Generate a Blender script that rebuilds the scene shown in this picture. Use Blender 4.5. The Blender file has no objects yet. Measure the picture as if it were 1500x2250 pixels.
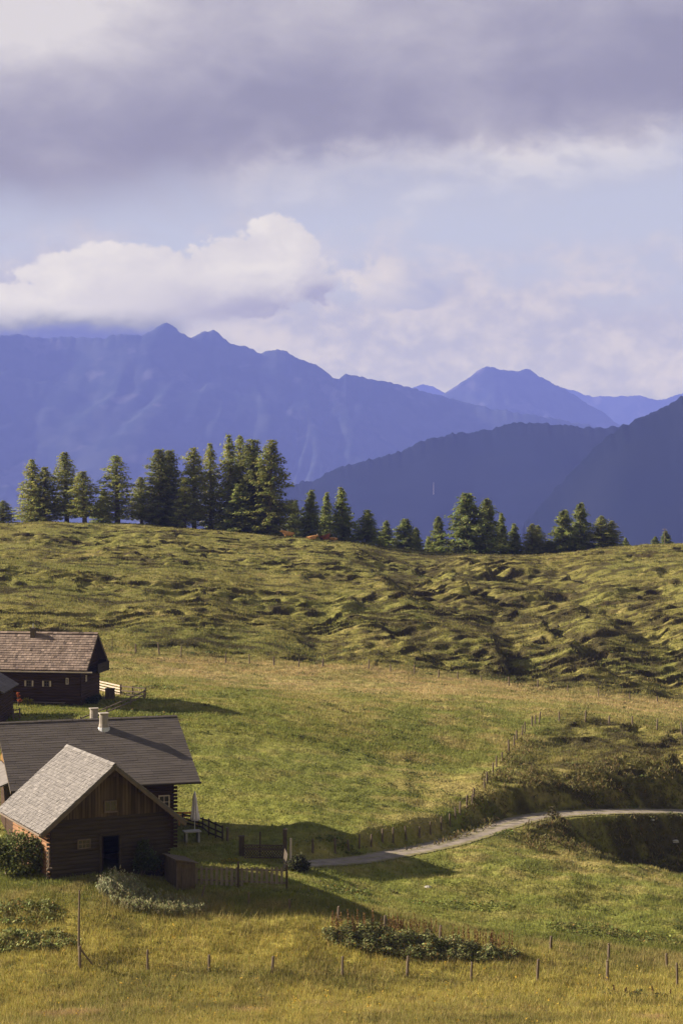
import bpy, math, random
import numpy as np
from mathutils import Vector, Matrix

random.seed(7)
RNG = np.random.default_rng(11)
SC = bpy.context.scene
COL = SC.collection
F, HZ, CZ = 4000.0, 1080.0, 30.0          # focal length in photo pixels, horizon row, eye height
SUN_EL, SUN_BACK = math.radians(26), math.radians(14.5)

def P(px, py, d):
    return np.array([(px - 750) / F * d, d, CZ - (py - HZ) / F * d])

def sstep(a, b, x):
    t = np.clip((x - a) / (b - a), 0, 1)
    return t * t * (3 - 2 * t)

# ---------------------------------------------------------------- noise
_perm = np.random.default_rng(3).permutation(512)
_ang = np.random.default_rng(4).uniform(0, 2 * np.pi, 512)
_gx, _gy = np.cos(_ang), np.sin(_ang)

def perlin(x, y, seed=0):
    x = np.asarray(x, float) + seed * 17.31
    y = np.asarray(y, float) + seed * 9.77
    xi, yi = np.floor(x).astype(np.int64), np.floor(y).astype(np.int64)
    xf, yf = x - xi, y - yi
    u, v = xf * xf * xf * (xf * (xf * 6 - 15) + 10), yf * yf * yf * (yf * (yf * 6 - 15) + 10)
    def g(i, j, fx, fy):
        h = _perm[(_perm[i & 511] + j) & 511]
        return _gx[h] * fx + _gy[h] * fy
    a, b = g(xi, yi, xf, yf), g(xi + 1, yi, xf - 1, yf)
    c, d = g(xi, yi + 1, xf, yf - 1), g(xi + 1, yi + 1, xf - 1, yf - 1)
    return (a + (b - a) * u + (c + (d - c) * u - a - (b - a) * u) * v) * 1.5

def fbm(x, y, o=3, seed=0):
    s, a, f = 0, 0.5, 1.0
    for k in range(o):
        s = s + a * perlin(x * f, y * f, seed + k * 3)
        a *= 0.5; f *= 2.03
    return s

# ---------------------------------------------------------------- terrain
def Q(px, py, off=0.0):
    """distance at which a sight line meets the gently tilted plane of the middle pasture, raised by off"""
    return (px, py, (34.67 - off) / ((py - HZ) / F - 0.15 * (px - 750) / F + 0.09))
CTRL = [  # photo column, photo row, distance
 (0,2250,87),(400,2250,87),(750,2250,87),(1100,2250,87.5),(1500,2250,88),
 (-250,2240,88),(1750,2240,89),(-250,2000,103),(1800,2150,98),
 (175,2130,95),(325,2136,95.3),(598,2135,95.5),(752,2149,95.7),(1035,2155,96),(1333,2160,96.5),(1485,2166,97),
 (0,2100,97),(0,2000,101.5),(100,1990,102),
 (0,1932,106),(250,1925,106),(120,1928,105.5),(420,1948,107),(635,1957,108),
 (447,1974,104.6),(547,1987,103.4),(742,2024,101.5),(845,2047,101),(966,2070,101),(1209,2090,101.5),(1465,2127,101.5),
 (700,1940,112.5),(870,2012,104.5),(1000,2040,105),(1300,2035,108.5),(1480,2060,108.5),
 Q(690,1905),(800,1955,113),
 (1000,1950,116),(1095,1990,112.5),(1200,1960,116),(1480,1995,115.5),(1350,1970,117),
 (1330,1912,125),(1480,1925,126),Q(1250,1872),Q(1180,1832),Q(1120,1850),Q(1050,1870),
 Q(1275,1835,-1.3),Q(1340,1832,-1.4),Q(1420,1832,-1.3),Q(1340,1882,-2.7),Q(1440,1885,-2.3),(1360,1890,137),(1460,1895,138),(1250,1845,133),(1225,1800,136),Q(1620,1860,-3),
 Q(750,1893,-.2),Q(870,1875,-.3),Q(960,1858,-.4),Q(1040,1836,-.4),Q(1100,1815,-.3),Q(1150,1801,-.1),Q(1210,1791,.1),
 Q(1250,1704,1.8),Q(1330,1702,1.9),Q(1400,1706,1.9),Q(1480,1712,1.8),Q(1620,1715,1.8),Q(1180,1722,1.4),Q(1120,1745,1),
 Q(1300,1655,1.6),Q(1400,1650,1.6),Q(1480,1650,1.6),
 Q(1350,1594,.8),Q(1228,1586,.5),Q(1442,1604,.8),Q(1600,1610,.8),
 Q(1184,1588,.2),Q(1117,1653,.4),Q(1082,1701,.5),Q(1041,1755,.5),Q(988,1815,.3),Q(921,1842,.2),Q(840,1853),Q(765,1874),Q(687,1874),
 Q(1250,1550),Q(1000,1560),(1480,1549,207),(1314,1531,207),(1118,1506,206),(910,1482,206),(709,1466,205),(548,1459,205),(398,1444,205),(299,1436,205),(1650,1560,207),
 Q(900,1600),Q(900,1700),Q(750,1600),Q(750,1700),Q(600,1600),Q(600,1750),Q(480,1700),Q(450,1620),(510,1562,158.5),Q(700,1800),Q(850,1780),
 (300,1560,158.5),(400,1545,161),(400,1500,178),(600,1520,183),
 (428,1832,124),(530,1880,118),(600,1885,117),(480,1840,123),(500,1780,129),
 (100,1545,160),(220,1546,160),(0,1548,158),(-200,1545,160),(0,1600,146),(150,1580,147),(-200,1600,146),(100,1860,118),(-200,1880,116),(250,1480,188),
 (0,1385,213),(100,1392,210),(-250,1380,213),(250,1400,212),
 (0,1270,240),(250,1290,240),(500,1310,240),(750,1330,240),(1000,1350,242),(1250,1365,243),(1500,1370,245),(-250,1260,240),(1800,1360,247),
 (0,1205,280),(250,1205,280),(500,1222,280),(750,1242,281),(1000,1270,282),(1250,1275,284),(1500,1265,285),
]
CREST = [(-300,1150),(0,1153),(100,1149),(180,1151),(250,1148),(330,1153),(400,1161),(500,1166),(560,1173),(620,1177),(680,1184),(740,1188),
         (800,1196),(900,1206),(1000,1217),(1100,1223),(1200,1221),(1260,1214),(1330,1204),(1400,1198),(1500,1194),(1800,1180)]
_pts = [P(*c) for c in CTRL]
for px, py in CREST:
    _pts.append(P(px, py, 320))
    q = P(px, py, 336); q[2] -= 0.7; _pts.append(q)
for yy, zz in ((74, 6.2), (60, 9), (45, 13.5), (30, 18), (15, 23.5), (0, 28.3), (-30, 30)):
    for xx in (-30, 0, 30):
        _pts.append(np.array([xx * (0.4 + yy / 90 if yy > 0 else 0.6), yy, zz]))
_pts = np.array(_pts)

def _U(r2):
    return np.where(r2 > 1e-12, 0.5 * r2 * np.log(np.maximum(r2, 1e-12)), 0.0)
_n = len(_pts)
_K = _U(((_pts[:, None, :2] - _pts[None, :, :2]) ** 2).sum(-1) / 100) + np.eye(_n) * 0.02
_Q = np.hstack([np.ones((_n, 1)), _pts[:, :2] / 10])
_A = np.block([[_K, _Q], [_Q.T, np.zeros((3, 3))]])
_w = np.linalg.solve(_A, np.concatenate([_pts[:, 2], np.zeros(3)]))

def tps(x, y):
    x, y = np.ravel(x), np.ravel(y)
    out = np.empty(len(x))
    for i in range(0, len(x), 20000):
        a, b = x[i:i + 20000], y[i:i + 20000]
        r2 = ((a[:, None] - _pts[None, :, 0]) ** 2 + (b[:, None] - _pts[None, :, 1]) ** 2) / 100
        out[i:i + 20000] = _U(r2) @ _w[:_n] + _w[_n] + (_w[_n + 1] * a + _w[_n + 2] * b) / 10
    return out

ROAD = np.array([P(*Q(*c)) for c in [(640,1900,-.2),(750,1892.5,-.3),(810,1886,-.4),(870,1874.5,-.5),(960,1857,-.6),(1040,1834,-.6),(1100,1814,-.5),
                                     (1150,1800,-.3),(1210,1790,-.1),(1300,1784.5,.1),(1400,1782,.1),(1500,1783,0),(1620,1787,0),(1800,1795,0)]])
def catmull(pts, n):
    out = []
    for i in range(len(pts) - 1):
        p0, p1, p2, p3 = pts[max(i - 1, 0)], pts[i], pts[i + 1], pts[min(i + 2, len(pts) - 1)]
        for t in np.linspace(0, 1, n, endpoint=False):
            out.append(0.5 * ((2 * p1) + (-p0 + p2) * t + (2 * p0 - 5 * p1 + 4 * p2 - p3) * t * t + (-p0 + 3 * p1 - 3 * p2 + p3) * t ** 3))
    out.append(pts[-1])
    return np.array(out)
ROADC = catmull(ROAD, 14)

FENCE_TOP = np.array([P(*c) for c in [(-300,1420,205),(299,1436,205),(398,1444,205),(548,1459,205),(709,1466,205),(910,1482,206),(1118,1506,206),(1314,1531,207),(1480,1549,207),(1800,1565,207)]])
DIAG = np.array([P(*Q(*c)) for c in [(687,1874),(840,1853),(921,1842),(988,1815),(1041,1755),(1082,1701),(1117,1653),(1184,1588)]])

def road_dist(x, y):
    x, y = np.ravel(x), np.ravel(y)
    d = np.full(len(x), 99.0); z = np.zeros(len(x))
    m = np.where((y > 106) & (y < 170) & (x > -12) & (x < 60))[0]
    for i in range(0, len(m), 20000):
        k = m[i:i + 20000]
        r = (x[k, None] - ROADC[None, :, 0]) ** 2 + (y[k, None] - ROADC[None, :, 1]) ** 2
        j = r.argmin(1)
        d[k] = np.sqrt(r[np.arange(len(k)), j]); z[k] = ROADC[j, 2]
    return d, z

def hill_mask(x, y):
    return sstep(0.5, 7, y - np.interp(x, FENCE_TOP[:, 0], FENCE_TOP[:, 1]))

def rough_mask(x, y):                      # pasture right of the diagonal fence, above the road
    xd = np.interp(y, DIAG[:, 1], DIAG[:, 0])
    return sstep(0.3, 4, x - xd) * sstep(124, 136, y) * sstep(179, 172, y)

YARD = [(-15, 110, 9), (-16, 126, 12), (-26, 158, 9), (-9, 122, 5), (-23, 150, 9), (-8, 110, 5)]

def ground(x, y, want_riser=False):
    """height of the terrain with its hummocks"""
    shp = np.shape(x)
    x, y = np.ravel(np.asarray(x, float)), np.ravel(np.asarray(y, float))
    lim = 0.25 * np.maximum(y, 0) + 10
    xc = np.clip(x, -lim, lim)
    yc = np.clip(y, -30, 335)
    h = tps(xc, yc)
    s = np.maximum(y - 335, 0)
    h = h - 0.45 * s * s / (s + 120)
    h = h - 0.25 * np.maximum(-30 - y, 0)
    h = np.maximum(h, -420 + 6 * perlin(x / 700, y / 700))
    hm, rm = hill_mask(x, y), rough_mask(x, y)
    near = sstep(420, 340, y)
    M = np.maximum(hm, 0.75 * rm) * near
    wx, wy = x + 2.6 * fbm(x / 10, y / 8, 2, 5), y + 2.0 * fbm(x / 9, y / 9, 2, 6)
    mid = np.exp(-((x - 24) / 24) ** 2)
    big = sstep(-0.35, 0.3, perlin(x / 24, y / 13, 9) + 0.5 * perlin(x / 9, y / 5, 10) + 0.1 + 0.25 * mid + 0.4 * (rm > hm))
    hum = (np.abs(perlin(wx / 7.5, wy / 2.6, 1)) - 0.25) * big
    hum2 = (np.abs(perlin(wx / 3.0, wy / 1.2, 2)) - 0.25) * (0.10 + 0.6 * big)
    sl = (h + 0.40 * perlin(x / 11, y / 6, 3) + 0.8 * perlin(x / 26, y / 18, 4) + 0.10 * perlin(x / 2.2, y / 2, 14)) / 0.52
    fr = sl - np.floor(sl)
    brk = sstep(-0.3, 0.1, perlin(x / 6.5, y / 2.2, 15) + 0.5 * perlin(x / 2.2, y / 1.5, 16))
    ter = (sstep(0.80, 0.94, fr) - fr) * 0.52 * (0.12 + 0.88 * big) * brk
    gul = 1.3 * perlin(x / 20, y / 60, 12) + 0.5 * perlin(x / 7.5, y / 40, 13)
    crest = sstep(322, 296, y)
    soft_top = 0.35 + 0.65 * sstep(312, 288, y)
    d = M * (0.55 * soft_top * hum + 0.62 * soft_top * hum2 + 1.7 * ter * (0.5 + 0.5 * soft_top) + gul * (0.15 + 0.85 * crest) * (1 + 0.7 * mid) * (1 - 0.6 * (rm > hm)))
    sx = (x + 0.30 * (y - 250) + 3.5 * perlin(x / 14, y / 12, 61) + 1.2 * perlin(x / 4, y / 4, 62)) / 12.5
    fs = sx - np.floor(sx)
    amp = 3.1 * hm * np.exp(-((x - 25) / 24) ** 2) * sstep(-0.3, 0.25, perlin(x / 13, y / 9, 63) + 0.1) * sstep(310, 285, y) * sstep(208, 218, y)
    d = d + near * amp * (fs - 0.5 - sstep(0.80, 0.97, fs))
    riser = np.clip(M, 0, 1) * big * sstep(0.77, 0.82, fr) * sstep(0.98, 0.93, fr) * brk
    fld = 1 - np.clip(M, 0, 1)
    yard = np.ones(len(x))
    for cx, cy, r in YARD:
        yard = np.minimum(yard, sstep(r * 0.6, r, np.hypot(x - cx, y - cy)))
    low = fld * near * (0.25 + 0.75 * yard)
    d = d + low * (0.16 * perlin(x / 7, y / 6, 20) + 0.11 * perlin(x / 2.3, y / 2.2, 21) + 0.06 * perlin(x / 0.9, y / 0.9, 22))
    rgt = low * sstep(2, 10, x) * sstep(106, 112, y) * sstep(150, 140, y)
    d = d + rgt * (0.35 * (np.abs(perlin(wx / 3.4, wy / 3.2, 23)) - 0.2) + 0.25 * perlin(wx / 5, wy / 4, 24))
    rd, rz = road_dist(x, y)
    k = 1 - sstep(1.55, 3.0, rd)
    h = h + d * sstep(1.4, 4, rd)
    h = h * (1 - k) + (rz - 0.05) * k
    if want_riser: return h.reshape(shp), riser
    return h.reshape(shp)

def gz(x, y):
    return float(ground(np.array([x]), np.array([y]))[0])

_D = np.arange(84, 345, 0.15)
_hits = {}
def hit(px, py, d0=84, d1=345):
    """first point of the terrain along the sight line through a place in the photo"""
    d = _D[(_D >= d0) & (_D <= d1)]
    x = (px - 750) / F * d
    g = ground(x, d)
    ray = CZ - (py - HZ) / F * d
    k = np.where(g >= ray)[0]
    i = k[0] if len(k) else len(d) - 1
    return np.array([x[i], d[i], g[i]])

# ground colours: green turf, straw, golden meadow, heath and soil doubling as painted shade
C_GREEN = np.array([0.138, 0.147, 0.036]); C_STRAW = np.array([0.285, 0.220, 0.098]); C_GOLD = np.array([0.300, 0.258, 0.064])
C_SOIL_SHADE = np.array([0.040, 0.031, 0.015]); C_HEATH_SHADE = np.array([0.050, 0.042, 0.018]); C_LUSH = np.array([0.145, 0.158, 0.032]); C_OLIVE = np.array([0.186, 0.170, 0.048])
def lerp(a, b, t):
    return a + (b - a) * t[:, None]

SPOTS = [(P(545, 2206, 89.5)[0], 89.5, 0.9, 0.5), (P(1425, 2215, 89.3)[0], 89.3, 1.0, 0.5), (P(1440, 2240, 88.3)[0], 88.3, 1.2, 0.3), (P(150, 2220, 88.8)[0], 88.8, 2.2, 0.6)]
def turf(x, y):
    x, y = np.ravel(x), np.ravel(y)
    n1, n2, n3 = fbm(x / 9, y / 6, 3, 31), fbm(x / 3.4, y / 1.9, 3, 35), fbm(x / 25, y / 18, 2, 39)
    hm, rm = hill_mask(x, y), rough_mask(x, y)
    one = np.ones((len(x), 1))
    c = lerp(one * C_GREEN, one * C_OLIVE, sstep(-0.25, 0.3, n1 + n2 * 0.6))
    yf = np.interp(x, FENCE_TOP[:, 0], FENCE_TOP[:, 1])
    st = sstep(-36, -5, y - yf) * sstep(-30, -6, x + 0.10 * (y - 165))        # dry strip under the upper fence
    st = st * (0.72 + 0.7 * n1 + 0.5 * n2) + 0.40 * sstep(-0.05, 0.3, n2 + 0.6 * n1)
    c = lerp(c, one * C_STRAW, np.clip(st, 0, 1) * (1 - hm))
    lush = sstep(175, 150, y) * sstep(118, 126, y) * sstep(10, -6, x) * 0.7 + 0.6 * sstep(103, 107, y) * sstep(124, 116, y)
    c = lerp(c, one * C_LUSH, np.clip(lush * (0.7 + 0.8 * n1), 0, 1))
    fg = sstep(104.5, 99, y + 1.2 * n1)
    c = lerp(c, lerp(one * C_GOLD, one * C_OLIVE, sstep(-0.1, 0.45, n1 - 0.3 * n2)), fg)
    c = lerp(c, one * C_STRAW, fg * sstep(0.12, 0.5, n2 + 0.4 * n3) * 0.55)
    for sx_, sy_, sa, sb in SPOTS:
        e = ((x - sx_) / sa) ** 2 + ((y - sy_) / sb) ** 2 + 1.2 * n2
        c = lerp(c, one * np.array([0.34, 0.24, 0.12]), sstep(1.2, 0.4, e) * 0.8)
    c = c * (1 - 0.35 * fg * sstep(0.08, 0.4, -n2 - 0.4 * n1))[:, None]
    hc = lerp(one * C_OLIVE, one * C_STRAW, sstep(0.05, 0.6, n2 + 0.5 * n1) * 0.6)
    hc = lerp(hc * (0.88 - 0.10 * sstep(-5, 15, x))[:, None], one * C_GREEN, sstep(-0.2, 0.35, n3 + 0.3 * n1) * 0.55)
    hc = lerp(hc, one * C_HEATH_SHADE, sstep(0.02, 0.28, -n2 * 0.8 - n1 * 0.5 + 0.2 * n3 + 0.20 * np.exp(-((x - 24) / 22) ** 2)) * 0.9)  # heath patches, thickened mid-slope as painted stand-in for cast shadows
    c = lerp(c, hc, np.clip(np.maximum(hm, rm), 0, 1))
    return c

# ---------------------------------------------------------------- materials
def newmat(name):
    m = bpy.data.materials.new(name); m.use_nodes = True
    nt = m.node_tree; nt.nodes.clear()
    return m, nt

def _lk(nt, a, b):
    nt.links.new(a, b)

def mat(name, col, col2=None, scale=4.0, stretch=(1, 1, 1), rough=0.85, attr=None, bump=0.0, bump_scale=30, translucent=0.0, spec=0.2, brick=None, vertical=False, detail=4):
    """procedural material: noise between two colours, optional tint attribute, optional brick/board pattern on UVs in metres"""
    m, nt = newmat(name); N = nt.nodes.new
    out = N('ShaderNodeOutputMaterial'); bs = N('ShaderNodeBsdfPrincipled')
    bs.inputs['Roughness'].default_value = rough; bs.inputs['Specular IOR Level'].default_value = spec
    tc = N('ShaderNodeTexCoord'); mp = N('ShaderNodeMapping'); mp.inputs['Scale'].default_value = stretch
    _lk(nt, tc.outputs['Object'], mp.inputs['Vector'])
    nz = N('ShaderNodeTexNoise'); nz.inputs['Scale'].default_value = scale; nz.inputs['Detail'].default_value = detail
    _lk(nt, mp.outputs[0], nz.inputs['Vector'])
    rp = N('ShaderNodeMapRange'); rp.inputs[1].default_value = 0.3; rp.inputs[2].default_value = 0.7
    _lk(nt, nz.outputs['Fac'], rp.inputs[0])
    mx = N('ShaderNodeMix'); mx.data_type = 'RGBA'
    mx.inputs['A'].default_value = (*col, 1); mx.inputs['B'].default_value = (*(col2 or col), 1)
    _lk(nt, rp.outputs[0], mx.inputs['Factor'])
    c = mx.outputs['Result']
    if brick:
        uvm = N('ShaderNodeMapping'); _lk(nt, tc.outputs['UV'], uvm.inputs['Vector'])
        if vertical:
            uvm.inputs['Rotation'].default_value = (0, 0, math.pi / 2)
        bk = N('ShaderNodeTexBrick'); bk.inputs['Scale'].default_value = 1
        bk.inputs['Brick Width'].default_value, bk.inputs['Row Height'].default_value = brick[:2]
        bk.inputs['Mortar Size'].default_value = brick[2]; bk.inputs['Color1'].default_value = (brick[3],) * 3 + (1,)
        bk.inputs['Color2'].default_value = (1, 1, 1, 1); bk.inputs['Mortar'].default_value = (0.25, 0.25, 0.25, 1)
        _lk(nt, uvm.outputs[0], bk.inputs['Vector'])
        mb = N('ShaderNodeMix'); mb.data_type = 'RGBA'; mb.blend_type = 'MULTIPLY'; mb.inputs['Factor'].default_value = 1
        _lk(nt, c, mb.inputs['A']); _lk(nt, bk.outputs['Color'], mb.inputs['B']); c = mb.outputs['Result']
    if attr:
        at = N('ShaderNodeAttribute'); at.attribute_name = attr
        ma = N('ShaderNodeMix'); ma.data_type = 'RGBA'; ma.blend_type = 'MULTIPLY'; ma.inputs['Factor'].default_value = 1
        _lk(nt, c, ma.inputs['A']); _lk(nt, at.outputs['Color'], ma.inputs['B']); c = ma.outputs['Result']
    _lk(nt, c, bs.inputs['Base Color'])
    if bump:
        b2 = N('ShaderNodeTexNoise'); b2.inputs['Scale'].default_value = bump_scale; b2.inputs['Detail'].default_value = 3
        _lk(nt, mp.outputs[0], b2.inputs['Vector'])
        bp = N('ShaderNodeBump'); bp.inputs['Strength'].default_value = 1; bp.inputs['Distance'].default_value = bump
        _lk(nt, b2.outputs['Fac'], bp.inputs['Height']); _lk(nt, bp.outputs[0], bs.inputs['Normal'])
    s = bs.outputs[0]
    if translucent:
        tr = N('ShaderNodeBsdfTranslucent'); _lk(nt, c, tr.inputs['Color'])
        ms = N('ShaderNodeMixShader'); ms.inputs[0].default_value = translucent
        _lk(nt, s, ms.inputs[1]); _lk(nt, tr.outputs[0], ms.inputs[2]); s = ms.outputs[0]
    _lk(nt, s, out.inputs['Surface'])
    return m

W3 = lambda v: (v, v, v)
M = dict(
 turf=mat('turf', (0.72, 0.74, 0.7), (1.25, 1.22, 1.2), scale=1.6, attr='tint', bump=0.12, bump_scale=5, spec=0.05, rough=1, detail=8),
 grass=mat('grass_blades', (0.95,) * 3, (1.1,) * 3, scale=0.6, attr='tint', translucent=0.3, spec=0.1, rough=0.8),
 road=mat('gravel_road', (0.165, 0.142, 0.12), (0.225, 0.195, 0.165), scale=1.2, bump=0.02, bump_scale=12, spec=0.1, attr='tint'),
 verge=mat('road_verge', (0.20, 0.15, 0.06), (0.12, 0.11, 0.03), scale=1.5, spec=0.05),
 shingle=mat('weathered_shingle', (0.112, 0.102, 0.096), (0.170, 0.156, 0.147), scale=2.2, attr='tint', spec=0.25, rough=0.75),
 slate=mat('dark_roof_sheet', (0.066, 0.054, 0.045), (0.086, 0.072, 0.061), scale=1.5, stretch=(1, 0.3, 1), attr='tint', spec=0.3, rough=0.65),
 tile=mat('brown_roof_tile', (0.150, 0.108, 0.085), (0.205, 0.155, 0.125), scale=1.0, attr='tint', spec=0.2),
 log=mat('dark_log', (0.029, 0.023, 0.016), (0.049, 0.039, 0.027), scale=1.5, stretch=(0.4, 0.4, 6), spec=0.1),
 board=mat('gable_board', (0.058, 0.042, 0.023), (0.108, 0.078, 0.042), scale=1.2, stretch=(7, 7, 0.5), brick=(6, 0.19, 0.012, 0.45), vertical=True, spec=0.1),
 goldboard=mat('gold_board', (0.22, 0.115, 0.035), (0.34, 0.19, 0.06), scale=1.2, stretch=(6, 6, 0.5), brick=(6, 0.3, 0.02, 0.5), vertical=True, spec=0.1),
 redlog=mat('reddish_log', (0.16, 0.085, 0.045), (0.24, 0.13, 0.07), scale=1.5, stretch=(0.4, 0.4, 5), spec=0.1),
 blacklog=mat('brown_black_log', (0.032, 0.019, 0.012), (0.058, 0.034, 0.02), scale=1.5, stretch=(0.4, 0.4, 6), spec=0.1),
 trim=mat('roof_trim', (0.075, 0.058, 0.042), (0.12, 0.095, 0.07), scale=3, spec=0.1),
 picketwood=mat('picket_wood', (0.16, 0.13, 0.10), (0.24, 0.20, 0.16), scale=4, stretch=(3, 3, 0.6), spec=0.1),
 palewood=mat('pale_wood', (0.42, 0.34, 0.27), (0.56, 0.47, 0.39), scale=3, stretch=(1, 1, 5), spec=0.1),
 greywood=mat('grey_wood', (0.105, 0.08, 0.06), (0.17, 0.135, 0.105), scale=4, stretch=(3, 3, 0.6), spec=0.1),
 darkwood=mat('dark_fence_wood', (0.055, 0.042, 0.03), (0.10, 0.077, 0.055), scale=4, stretch=(3, 3, 0.6), spec=0.1),
 postwood=mat('post_wood', (0.095, 0.072, 0.052), (0.155, 0.12, 0.09), scale=5, stretch=(3, 3, 0.5), spec=0.1),
 whitewood=mat('white_paint', (0.62, 0.58, 0.53), (0.74, 0.70, 0.65), scale=3, spec=0.2),
 glass=mat('window_glass', (0.012, 0.013, 0.016), (0.02, 0.02, 0.022), rough=0.15, spec=0.5),
 plaster=mat('chimney_plaster', (0.21, 0.185, 0.16), (0.31, 0.275, 0.24), scale=2.5, spec=0.1, bump=0.02, bump_scale=9),
 metal=mat('flashing_metal', (0.34, 0.35, 0.38), (0.45, 0.45, 0.47), scale=3, rough=0.45, spec=0.5),
 canvas=mat('white_canvas', (0.66, 0.60, 0.62), (0.76, 0.70, 0.70), scale=5, rough=0.9),
 orange=mat('orange_board', (0.42, 0.17, 0.04), (0.52, 0.24, 0.06), scale=3, stretch=(1, 1, 5)),
 stone=mat('pale_stone', (0.25, 0.235, 0.215), (0.36, 0.34, 0.31), scale=3, bump=0.03, bump_scale=7),
 bark=mat('bark', (0.065, 0.05, 0.038), (0.12, 0.095, 0.075), scale=4, stretch=(1, 1, 0.3)),
 needle=mat('needles', (0.75,) * 3, (1.2,) * 3, scale=0.7, attr='tint', translucent=0.5, spec=0.03),
 leaf=mat('leaves', (0.8,) * 3, (1.15,) * 3, scale=2.0, attr='tint', translucent=0.3, spec=0.12, rough=0.7),
 cow=mat('cow_coat', (0.38, 0.19, 0.065), (0.47, 0.25, 0.095), scale=2.5, spec=0.1),
 darkcow=mat('dark_cow_coat', (0.035, 0.016, 0.01), (0.26, 0.075, 0.02), scale=1.0, spec=0.1, detail=1),
 horn=mat('horn', (0.5, 0.42, 0.3), (0.6, 0.5, 0.38)),
 mast=mat('mast_paint', (0.3, 0.24, 0.24), (0.4, 0.36, 0.36), scale=0.2),
)

# ---------------------------------------------------------------- object helpers
def link(o):
    COL.objects.link(o); return o

def tag(o, label=None, cat=None, group=None, kind=None):
    if label: o['label'] = label
    if cat: o['category'] = cat
    if group: o['group'] = group
    if kind: o['kind'] = kind
    return o

def empty(name, loc, rz=0.0):
    o = bpy.data.objects.new(name, None); link(o)
    o.location = [float(v) for v in loc]; o.rotation_euler = (0, 0, rz); o.empty_display_size = 0.3
    return o

def fast_mesh(name, V, Fc, material, col=None, parent=None, smooth=False):
    """mesh from numpy arrays: V (n,3), Fc (m,k); col (n,3) point colours called tint"""
    V = np.asarray(V, np.float32); Fc = np.asarray(Fc, np.int32)
    me = bpy.data.meshes.new(name)
    m, k = Fc.shape
    me.vertices.add(len(V)); me.vertices.foreach_set('co', V.ravel())
    me.loops.add(m * k); me.loops.foreach_set('vertex_index', Fc.ravel())
    me.polygons.add(m); me.polygons.foreach_set('loop_start', np.arange(0, m * k, k, dtype=np.int32))
    me.polygons.foreach_set('loop_total', np.full(m, k, np.int32))
    if smooth:
        me.polygons.foreach_set('use_smooth', np.ones(m, bool))
    me.update(calc_edges=True)
    if col is not None:
        a = me.color_attributes.new('tint', 'FLOAT_COLOR', 'POINT')
        a.data.foreach_set('color', np.hstack([col, np.ones((len(V), 1))]).astype(np.float32).ravel())
    me.materials.append(material)
    o = bpy.data.objects.new(name, me); link(o)
    if parent: o.parent = parent
    return o

class MB:
    """collects boxes, beams, tubes and polygons and links them as one mesh"""
    def __init__(s):
        s.v, s.f, s.t = [], [], []
    def add(s, vs, fs, tint=1.0):
        b = len(s.v)
        s.v += [tuple(map(float, p)) for p in vs]
        for f in fs:
            s.f.append([b + i for i in f]); s.t.append(tint)
    def hexa(s, b4, t4, tint=1.0):
        s.add(list(b4) + list(t4), [(3, 2, 1, 0), (4, 5, 6, 7), (0, 1, 5, 4), (1, 2, 6, 5), (2, 3, 7, 6), (3, 0, 4, 7)], tint)
    def box(s, c, sz, tint=1.0):
        x, y, z = c; a, b, h = sz[0] / 2, sz[1] / 2, sz[2] / 2
        q = [(-a, -b), (a, -b), (a, b), (-a, b)]
        s.hexa([(x + i, y + j, z - h) for i, j in q], [(x + i, y + j, z + h) for i, j in q], tint)
    def beam(s, p0, p1, w, h, tint=1.0):
        p0, p1 = np.array(p0, float), np.array(p1, float)
        d = p1 - p0; d /= np.linalg.norm(d)
        up = np.array([0, 0, 1.0]) if abs(d[2]) < 0.9 else np.array([0, 1.0, 0])
        a = np.cross(d, up); a /= np.linalg.norm(a); b = np.cross(a, d)
        q = [-a * w / 2 - b * h / 2, a * w / 2 - b * h / 2, a * w / 2 + b * h / 2, -a * w / 2 + b * h / 2]
        s.hexa([p0 + i for i in q], [p1 + i for i in q], tint)
    def tube(s, pts, rad, n=8, tint=1.0, cap=True):
        pts = [np.array(p, float) for p in pts]
        vs, fs = [], []
        for i, p in enumerate(pts):
            d = pts[min(i + 1, len(pts) - 1)] - pts[max(i - 1, 0)]; d /= np.linalg.norm(d)
            up = np.array([1.0, 0, 0]) if abs(d[2]) > 0.7 else np.array([0, 0, 1.0])
            a = np.cross(d, up); a /= np.linalg.norm(a); b = np.cross(d, a)
            for k in range(n):
                t = 2 * math.pi * k / n
                vs.append(p + (a * math.cos(t) + b * math.sin(t)) * rad[i])
        for i in range(len(pts) - 1):
            for k in range(n):
                fs.append((i * n + k, i * n + (k + 1) % n, (i + 1) * n + (k + 1) % n, (i + 1) * n + k))
        if cap:
            fs.append(tuple(range(n))[::-1]); fs.append(tuple((len(pts) - 1) * n + k for k in range(n)))
        s.add(vs, fs, tint)
    def build(s, name, material, parent=None, smooth=False):
        me = bpy.data.meshes.new(name)
        me.from_pydata(s.v, [], s.f); me.update()
        me.uv_layers.new(name='UVMap'); me.color_attributes.new('tint', 'FLOAT_COLOR', 'CORNER')
        uv = me.uv_layers['UVMap']; at = me.color_attributes['tint']
        for p in me.polygons:
            n = p.normal
            t = Vector((1, 0, 0)) if abs(n.z) > 0.97 else Vector((0, 0, 1)).cross(n).normalized()
            b = n.cross(t)
            p.use_smooth = smooth
            for li in p.loop_indices:
                co = me.vertices[me.loops[li].vertex_index].co
                uv.data[li].uv = (co.dot(t), co.dot(b))
                tt = s.t[p.index]
                at.data[li].color = (tt, tt, tt, 1) if not hasattr(tt, '__len__') else (*tt, 1)
        me.materials.append(material)
        o = bpy.data.objects.new(name, me); link(o)
        if parent: o.parent = parent
        return o

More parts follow.
